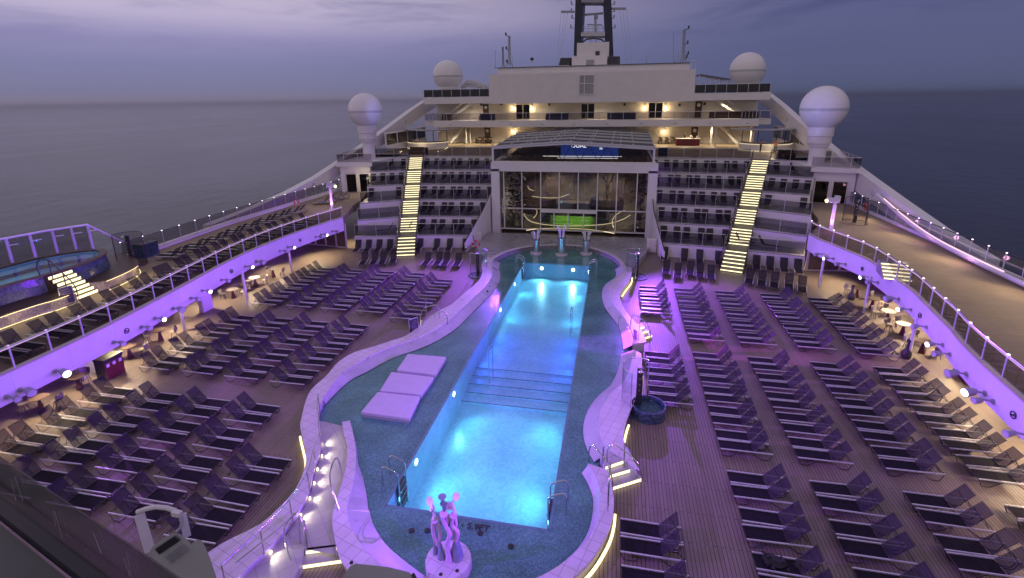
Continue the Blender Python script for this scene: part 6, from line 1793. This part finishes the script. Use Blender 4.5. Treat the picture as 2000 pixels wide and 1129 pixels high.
stem([(484, 850), (497, 790), (492, 730), (462, 660)], [.05, .05, .045, .05], artlilac, 'loop', .05)
stem([(580, 1075), (570, 960), (556, 850), (576, 765), (548, 705), (522, 650), (528, 605)], [.14, .11, .06, .055, .055, .05, .05], artlilac, 'stem', -.08)
stem([(545, 690), (560, 640), (545, 600)], [.045, .045, .04], artlilac, 'stem', 0)
stem([(640, 1040), (634, 950), (622, 820)], [.14, .11, .04], artgrey, 'stem', .02)
stem([(665, 1000), (655, 900), (640, 820)], [.12, .08, .04], artgrey, 'stem', .12)
stem([(600, 990), (605, 900), (618, 830)], [.10, .07, .04], artgrey, 'stem', .12)
stem([(625, 820), (642, 750), (595, 690), (605, 620)], [.05, .05, .045, .045], artlilac, 'stem', 0)
stem([(622, 815), (610, 740), (630, 680), (612, 620)], [.045, .04, .04, .04], artlilac, 'stem', .08)
stem([(450, 640), (452, 610), (444, 585), (448, 545), (420, 500)], [.05, .03, .022, .02, .03], artwhite, 'neck')
stem([(440, 575), (430, 555)], [.03, .03], artgrey, 'neck')
stem([(535, 590), (532, 545), (525, 515), (516, 475)], [.05, .045, .04, .03], artgrey, 'neck', .02)
stem([(618, 595), (610, 545), (600, 505), (625, 465)], [.045, .03, .02, .03], artwhite, 'neck')
stem([(560, 560), (580, 535)], [.03, .03], artlilac, 'neck', .08)
def bloom(x, y, r, tilt, mat, dy=0.0):
    p = sp2(x, y, dy); mb = MB(); r = r * 1.2
    Rm = Matrix.Rotation(tilt[0], 3, 'X') @ Matrix.Rotation(tilt[1], 3, 'Y')
    prof = [(.25, -.5), (.45, -.2), (.8, .0), (1.0, .12), (.95, .16), (.72, .06), (.4, -.02), (.0, -.05)]
    n = 18; vs = []; fs = []
    for rr_, z in prof:
        for k in range(n):
            vs.append(p + Rm @ Vector((rr_ * r * math.cos(2 * PI * k / n), rr_ * r * math.sin(2 * PI * k / n), z * r)))
    for i in range(len(prof) - 1):
        for k in range(n): fs.append((i * n + k, i * n + (k + 1) % n, (i + 1) * n + (k + 1) % n, (i + 1) * n + k))
    mb.add(vs, fs); mb.build('bloom', mat, t, smooth=True)
bloom(455, 645, .10, (.6, 0), artlilac); bloom(528, 598, .105, (.6, 0), artlilac, -.08); bloom(607, 612, .10, (.3, .2), artlilac); bloom(415, 495, .11, (1.0, -.3), artwhite); bloom(430, 552, .09, (.8, -.9), artwhite)
bloom(516, 462, .11, (.1, 0), artgrey, .02); bloom(526, 520, .10, (-.1, 0), artgrey, .02); bloom(578, 535, .10, (.7, 0), artlilac, .08); bloom(627, 458, .10, (.9, .8), artwhite)
# ------------------------------------------------------------------ far fountain pillars
for i, (x, y, r, hz, lab) in enumerate(((1047, 494, .33, 1.25, 'steel fountain drum with white fronds, left of three'), (1096.5, 497, .36, 1.55, 'taller steel fountain drum with white fronds, middle of three'), (1145, 495, .34, 1.2, 'steel fountain drum with white fronds, right of three'))):
    p = G(x, y, .2); t = thing('fountain_drum', lab, 'fountain', (p.x, p.y, .13), group='fountain drums')
    mb = MB(); mb.lathe((0, 0, 0), [(.56, 0), (.56, .12), (.40, .14), (.40, .2), (.0, .2)], 28); mb.build('base', coping, t)
    mb = MB(); mb.lathe((0, 0, .2), [(r, 0), (r, hz), (0, hz)], 28); mb.build('drum', chrome, t, smooth=True, sharp=30)
    mb = MB(); mb.lathe((0, 0, .2), [(r + .02, hz - .06), (r + .03, hz - .03), (r + .02, hz)], 28); mb.build('band', darkmetal, t)
    for k in range(6):
        a = k * PI / 3 + i; h2 = random.uniform(.6, 1.0) * (1.2 if i == 1 else 1)
        b_ = Vector((.2 * math.cos(a), .2 * math.sin(a), .2 + hz))
        mb = MB(); mb.tube(smooth_line([b_, b_ + Vector((.05 * math.cos(a + 1), .05 * math.sin(a + 1), h2 * .4)), b_ + Vector((.1 * math.cos(a), .1 * math.sin(a), h2 * .75)), b_ + Vector((.26 * math.cos(a), .22 * math.sin(a), h2))], .08), [.06] + [.05] * 3 + [.035] * 60 if False else .045, 7); mb.build('frond', artwhite, t, smooth=True)
# ------------------------------------------------------------------ foreground: the photographer's own deck edge and two flood lights below it
def RD(x, y, D):
    d = ray(x, y) / FPX; return d * D + Vector((0, 0, CAMH))
A0 = G(0, 893, 12.6); A1 = G(345, 1125, 12.6); dd = (A1 - A0).normalized()
S0 = A0 - dd * 2.5; S1 = A1 + dd * 2.0; nn_ = Vector((-dd.y, dd.x, 0)); nn_ = nn_ if nn_.dot(-A0) > 0 else -nn_
t = thing('near_balustrade', 'scratched smoky glass balustrade at the bottom left corner', 'balustrade')
mb = MB(); mb.bar(S0 - Vector((0, 0, .17)), S1 - Vector((0, 0, .17)), .006, .34); mb.build('glass', M_glass('near_smoked_glass', (.70, .66, .72), 1.3, .10), t)
mb = MB(); mb.bar(S0 - Vector((0, 0, .36)) + nn_ * .02, S1 - Vector((0, 0, .36)) + nn_ * .02, .06, .06); mb.build('shoe', darkpaint, t)
sc = MB()
for k in range(16):
    f = random.uniform(.33, .9); b_ = S0.lerp(S1, f) + nn_ * .013 - Vector((0, 0, random.uniform(.03, .1)))
    l_ = random.uniform(.05, .16); w = random.uniform(-.03, .03)
    sc.tube([b_, b_ + dd * (w * .3) - Vector((0, 0, l_ * .4)), b_ + dd * w - Vector((0, 0, l_))], .0008, 3)
sc.build('scratches', lightgrey, t)
q = [S0 + nn_ * .07, S1 + nn_ * .07, S1 + nn_ * 1.6, S0 + nn_ * 1.6]
mb = MB(); mb.prism([(p.x, p.y) for p in q], 11.9, 12.24); 
tag(mb.build('near_deck_edge', M_plain('ledge_dark_grey', (.09, .095, .10), .5, var=.15)), 'grey painted ledge of the deck in the bottom left corner', 'ledge')
mb = MB(); c_ = A0.lerp(A1, .62) + nn_ * .28; mb.box((c_.x, c_.y, 12.255), (.9, .20, .02), math.atan2(dd.y, dd.x))
tag(mb.build('brown_recess', brownfab), 'dark brown strip set in the grey ledge', 'strip')
# big floodlight, seen from above and behind
floodgrey = M_plain('flood_grey_paint', (.40, .42, .43), .5, var=.08)
def extr(pts, D, dep, D2=None):
    P = [RD(x, y, D if D2 is None else D + (D2 - D) * (y - 1040) / 100) for x, y in pts]
    n = len(P); back = Vector((0, 0, -dep)) + RV[2] * .05
    mb = MB(); mb.add(P + [p + back for p in P], [tuple(range(n)), tuple(range(2 * n - 1, n - 1, -1))] + [(i, (i + 1) % n, n + (i + 1) % n, n + i) for i in range(n)])
    return mb
t = thing('floodlight', 'large grey white floodlight seen from above at the bottom left', 'floodlight', (0, 0, 0))
bodyp = [(289, 1079), (298, 1066), (318, 1050), (338, 1040), (352, 1042), (362, 1050), (373, 1062), (384, 1052), (393, 1054), (400, 1066), (408, 1084), (424, 1135), (350, 1140), (322, 1112)]
o = extr(bodyp, 5.0, .42).build('housing', floodgrey, t); bv = o.modifiers.new('b', 'BEVEL'); bv.width = .035; bv.segments = 3
mb = MB()
for i in range(14):
    f = i / 13; a = RD(304 + 36 * f, 1072 - 24 * f, 4.985); b_ = RD(313 + 37 * f, 1082 - 25 * f, 4.985); mb.bar(a, b_, .010, .02)
mb.build('cooling_slots', darkpaint, t)
mb = MB()
for i in range(9):
    f = i / 8; a = RD(322 + 32 * f, 1088 - 24 * f, 4.985); b_ = RD(335 + 32 * f, 1102 - 24 * f, 4.985); mb.bar(a, b_, .005, .01)
mb.build('cooling_rib', greypaint, t)
mb = MB(); mb.tube([RD(268, 1000, 5.25), RD(285, 994, 5.25), RD(305, 990, 5.25), RD(325, 992, 5.25), RD(341, 997, 5.25), RD(350, 1003, 5.25)], .024, 8); mb.bar(RD(272, 1004, 5.25), RD(293, 1076, 5.25), .09, .03); mb.bar(RD(356, 1004, 5.25), RD(366, 1048, 5.25), .07, .03); mb.build('yoke', white, t)
mb = MB(); mb.tube(smooth_line([RD(352, 1004, 5.22), RD(355, 1018, 5.22), RD(353, 1030, 5.22), RD(345, 1038, 5.22)], .05), .016, 7); mb.build('cable', lightgrey, t); MB().box(RD(346, 1003, 5.22), (.1, .05, .05)).build('junction_box', white, t)
t = thing('floodlight', 'pale floodlight top at the bottom edge below the pool kerb', 'floodlight', (0, 0, 0))
o = extr([(660, 1150), (668, 1128), (683, 1104), (694, 1099), (715, 1101), (760, 1106), (800, 1116), (812, 1135), (815, 1150)], 5.6, .5).build('housing', floodgrey, t); bv = o.modifiers.new('b', 'BEVEL'); bv.width = .05; bv.segments = 3
mb = MB(); mb.bar(RD(684, 1099.5, 5.62), RD(689, 1098, 5.62), .025, .025); mb.bar(RD(806, 1121, 5.58), RD(811, 1130, 5.58), .025, .03); mb.build('latch', darkpaint, t)

# lit steps seen through the right glass railing
q = G(1742, 548, PZ); t = thing('deck_steps', 'short flight of lit steps behind the right glass railing', 'steps', (q.x + .3, q.y, PZ), rad(-12))
mb = MB()
for k in range(5): mb.box((0, .28 * k + .9 - .14 * k, .075 + .15 * k), (1.5, 1.8 - .28 * k, .15))
mb.build('treads', terrtile, t)
for k in range(5): MB().box((0, .28 * k - .012, .08 + .15 * k), (1.4, .02, .08)).build('lit_riser', ledstep, t)
# ------------------------------------------------------------------ lamps
PUR = (.235, .035, 1.0)
# purple floods at rail height on either side wash the fascia opposite
for k, y in enumerate((11, 18, 25, 32, 39)):
    xr = min(RIN, key=lambda q: abs(q.y - y)).x; xl = min(LIN, key=lambda q: abs(q.y - y)).x
    lamp('purple_flood', 'SPOT', (xr - .45, y, 4.6), 30000, PUR, target=(xl, y + 3.5, 2.75), size=.15, spot=27, blend=1.0)
    lamp('purple_flood', 'SPOT', (xl + .45, y, 4.6), 35000, PUR, target=(xr, y + 3.5, 2.75), size=.15, spot=27, blend=1.0)
# an added weaker pair, unseen in the air ahead, tinting the deck purple
for x, tx, ty in ((12, -24, 27), (-21, 14, 27)):
    lamp('high_fill', 'SPOT', (x, 4.5, 18), 19000, (.34, .09, 1.0), target=(tx, ty, 2), size=.5, spot=70, blend=.7)
# lamps on the fascias themselves
for p, s in LIT:
    lamp('fascia_flood', 'SPOT', (p.x - s * .1, p.y, p.z), 1500, (.52, .16, 1.0), target=(p.x - s * 16, p.y - 3, 1.0), size=.12, spot=62, blend=.9)
# lilac light on the pool surround
for x, y, z, tx, ty in ((-2, 4.5, 19, -13, 19), (-7, 4.5, 19, 2, 24)):
    lamp('lilac_flood', 'SPOT', (x, y, z), 2600, (.70, .46, 1.0), target=(tx, ty, .5), size=.4, spot=50, blend=.8)
# magenta patch right of the pool
lamp('magenta_spot', 'SPOT', (-24.4, 26.5, 4.6), 190000, (.60, .07, 1.0), target=(6.0, 28.1, 0), size=.05, spot=7.5, blend=.5)
for x, tx, ty, e in ((-12.5, -18, 26, 30000), (3.6, 8.5, 25, 26000)):  # added pair for a general violet spill over the lounger blocks
    lamp('hall_top_fill', 'SPOT', (x, 51.5, 7.9), e, (.34, .09, 1.0), target=(tx, ty, 0), size=.2, spot=52, blend=.8)
# warm downlights under both promenades
for line, s in ((RIN, 1), (LIN, -1)):
    for k, y in enumerate(range(9, 46, 4)):
        xi = min(line, key=lambda q: abs(q.y - y)).x + s * (2.2 if k % 2 else 1.5)
        mb = MB(); mb.lathe((0, 0, 0), [(.0, 0), (.09, 0), (.10, .03)], 12)
        t = thing('downlight', '%s recessed downlight from the near end under the %s promenade' % (ORD[k], 'right' if s > 0 else 'left'), 'downlight', (xi, y, 2.515), group='recessed downlights')
        mb.build('lens', lampwarm, t)
        lamp('warm_downlight', 'SPOT', (xi, y, 2.49), 980, (1.0, .77, .48), target=(xi - s * .7, y - .1, 0), size=.08, spot=118, blend=.7)
# pool
for y, col, e in ((37.99, (.16, .78, .97), 190), (32.7, (.14, .70, 1.0), 150), (21.81, (.20, .84, .96), 230), (16.68, (.20, .84, .96), 290)):
    for x, sg in ((PX0 + .15, 1), (PX1 - .15, -1)):
        lamp('pool_light', 'SPOT', (x, y, -.40), e, col, target=(x + sg * 2.6, y + (1.6 if 30 < y < 35 else (-1.4 if 20 < y < 25 else 0)), -1.25), size=.12, spot=128, blend=1.0)
for x in (-6.1, -3.3):
    lamp('pool_light', 'SPOT', (x, PY1 - .15, -.40), 420, (.3, .8, 1.0), target=(x, PY1 - 2.6, -1.1), size=.12, spot=140, blend=.9)
for y in (26.2, 28.2, 30.0):
    for x, sg in ((PX0 + .12, 1), (PX1 - .12, -1)):
        lamp('blue_pool_light', 'SPOT', (x, y, -.45), 110, (.02, .13, 1.0), target=(x + sg * 2, y, -.9), size=.15, spot=160, blend=.8)
# lights along the lit path and strips
for q, nv in PATHL:
    lamp('path_light', 'SPOT', (q.x + nv.x * .12, q.y + nv.y * .12, .52), 22, (1.0, .88, .58), target=(q.x + nv.x * .9, q.y + nv.y * .9, .30), size=.05, spot=110, blend=.5)
# glass hall
for x, y, z, e in ((-9.5, GY + 6, 6.8, 260), (.6, GY + 6, 6.8, 260), (-8, GY + 14, 6.6, 300), (-1, GY + 14, 6.6, 300), (-4.4, GY + 12, 6.8, 160)):
    lamp('hall_light', 'SPOT', (x, y, z), e * 4, (1.0, .88, .74), target=(x, y + .5, 0), size=.2, spot=110, blend=.6)
lamp('green_light', 'SPOT', (gxc, GY + 1.2, 3.6), 420, (.78, 1.0, .45), target=(gxc, GY + 2.9, .8), size=.15, spot=80, blend=.4)
lamp('blue_light', 'POINT', (-3.0, GY + 13.2, 9.0), 130, (.08, .2, 1.0), size=.4)
# bar deck and balcony
for x in (-28.5, -24, -19.5, -15.5, 6.5, 10.5, 14.5, 19):
    lamp('bar_light', 'SPOT', (x, 82.5, 9.85), 560, (1.0, .80, .52), target=(x, 82, 0), size=.15, spot=140, blend=.7)
for x in (-24, -13, -3, 7, 16):
    lamp('balcony_light', 'SPOT', (x, 83.2, 13.55), 330, (1.0, .80, .56), target=(x, 83.6, 0), size=.15, spot=150, blend=.7)
for cx_, cy_ in ((-29.2, 77.0), (20.0, 76.0)):
    lamp('counter_light', 'POINT', (cx_, cy_ - 4.6, BZ + .8), 35, (1.0, .8, .45), size=.3)
# promenade right: warm floor wash and pink rail light
for y in (20, 26, 32, 38, 44, 50):
    lamp('promenade_light', 'SPOT', (23.0, y, PZ + 2.4), 400, (1.0, .74, .44), target=(20, y - .5, PZ), size=.2, spot=130, blend=.8)
for y in (37, 42, 47):
    lamp('pink_light', 'POINT', (22.8, y, PZ + .55), 9, (1.0, .42, .68), size=.15)
for y in (33, 38, 43, 48, 53):
    lamp('promenade_light', 'SPOT', (-31.2, y, PZ + 2.4), 60, (1.0, .75, .5), target=(-31.6, y, PZ), size=.2, spot=140, blend=.8)
lamp('house_light', 'POINT', (-30.2, 56.6, PZ + 1.6), 50, (1.0, .85, .5), size=.15)

for y, x in ((13.5, -30.2), (16, -30.15), (18.5, -30.1), (20.5, -29.75), (22.5, -29.75), (24.4, -29.95), (26, -30.5)):
    lamp('strip_light', 'POINT', (x + .12, y, PT - .02), 14, (1.0, .78, .36), size=.06)

for x, tx, tz in ((-20, -28.2, 13), (9, 20.5, 12.8)):  # added blue accent on the radomes, hung in the air without a fixture
    lamp('radome_fill', 'SPOT', (x, 47, 9.5), 3200, (.30, .32, 1.0), target=(tx, 60.5, tz), size=.2, spot=22, blend=.6)

# added soft area lines that even out the light in the pool
for x, sg in ((PX0 + .06, 1), (PX1 - .06, -1)):
    for y, ln, col, e in ((18.2, 8.4, (.20, .84, .97), 80), (35.8, 9.0, (.14, .66, 1.0), 55), (26.9, 6.0, (.02, .15, 1.0), 22)):
        lamp('pool_fill_line', 'AREA', (x, y, -.45), e, col, target=(x + sg * 3, y, -1.1), size=ln, size_y=.25)
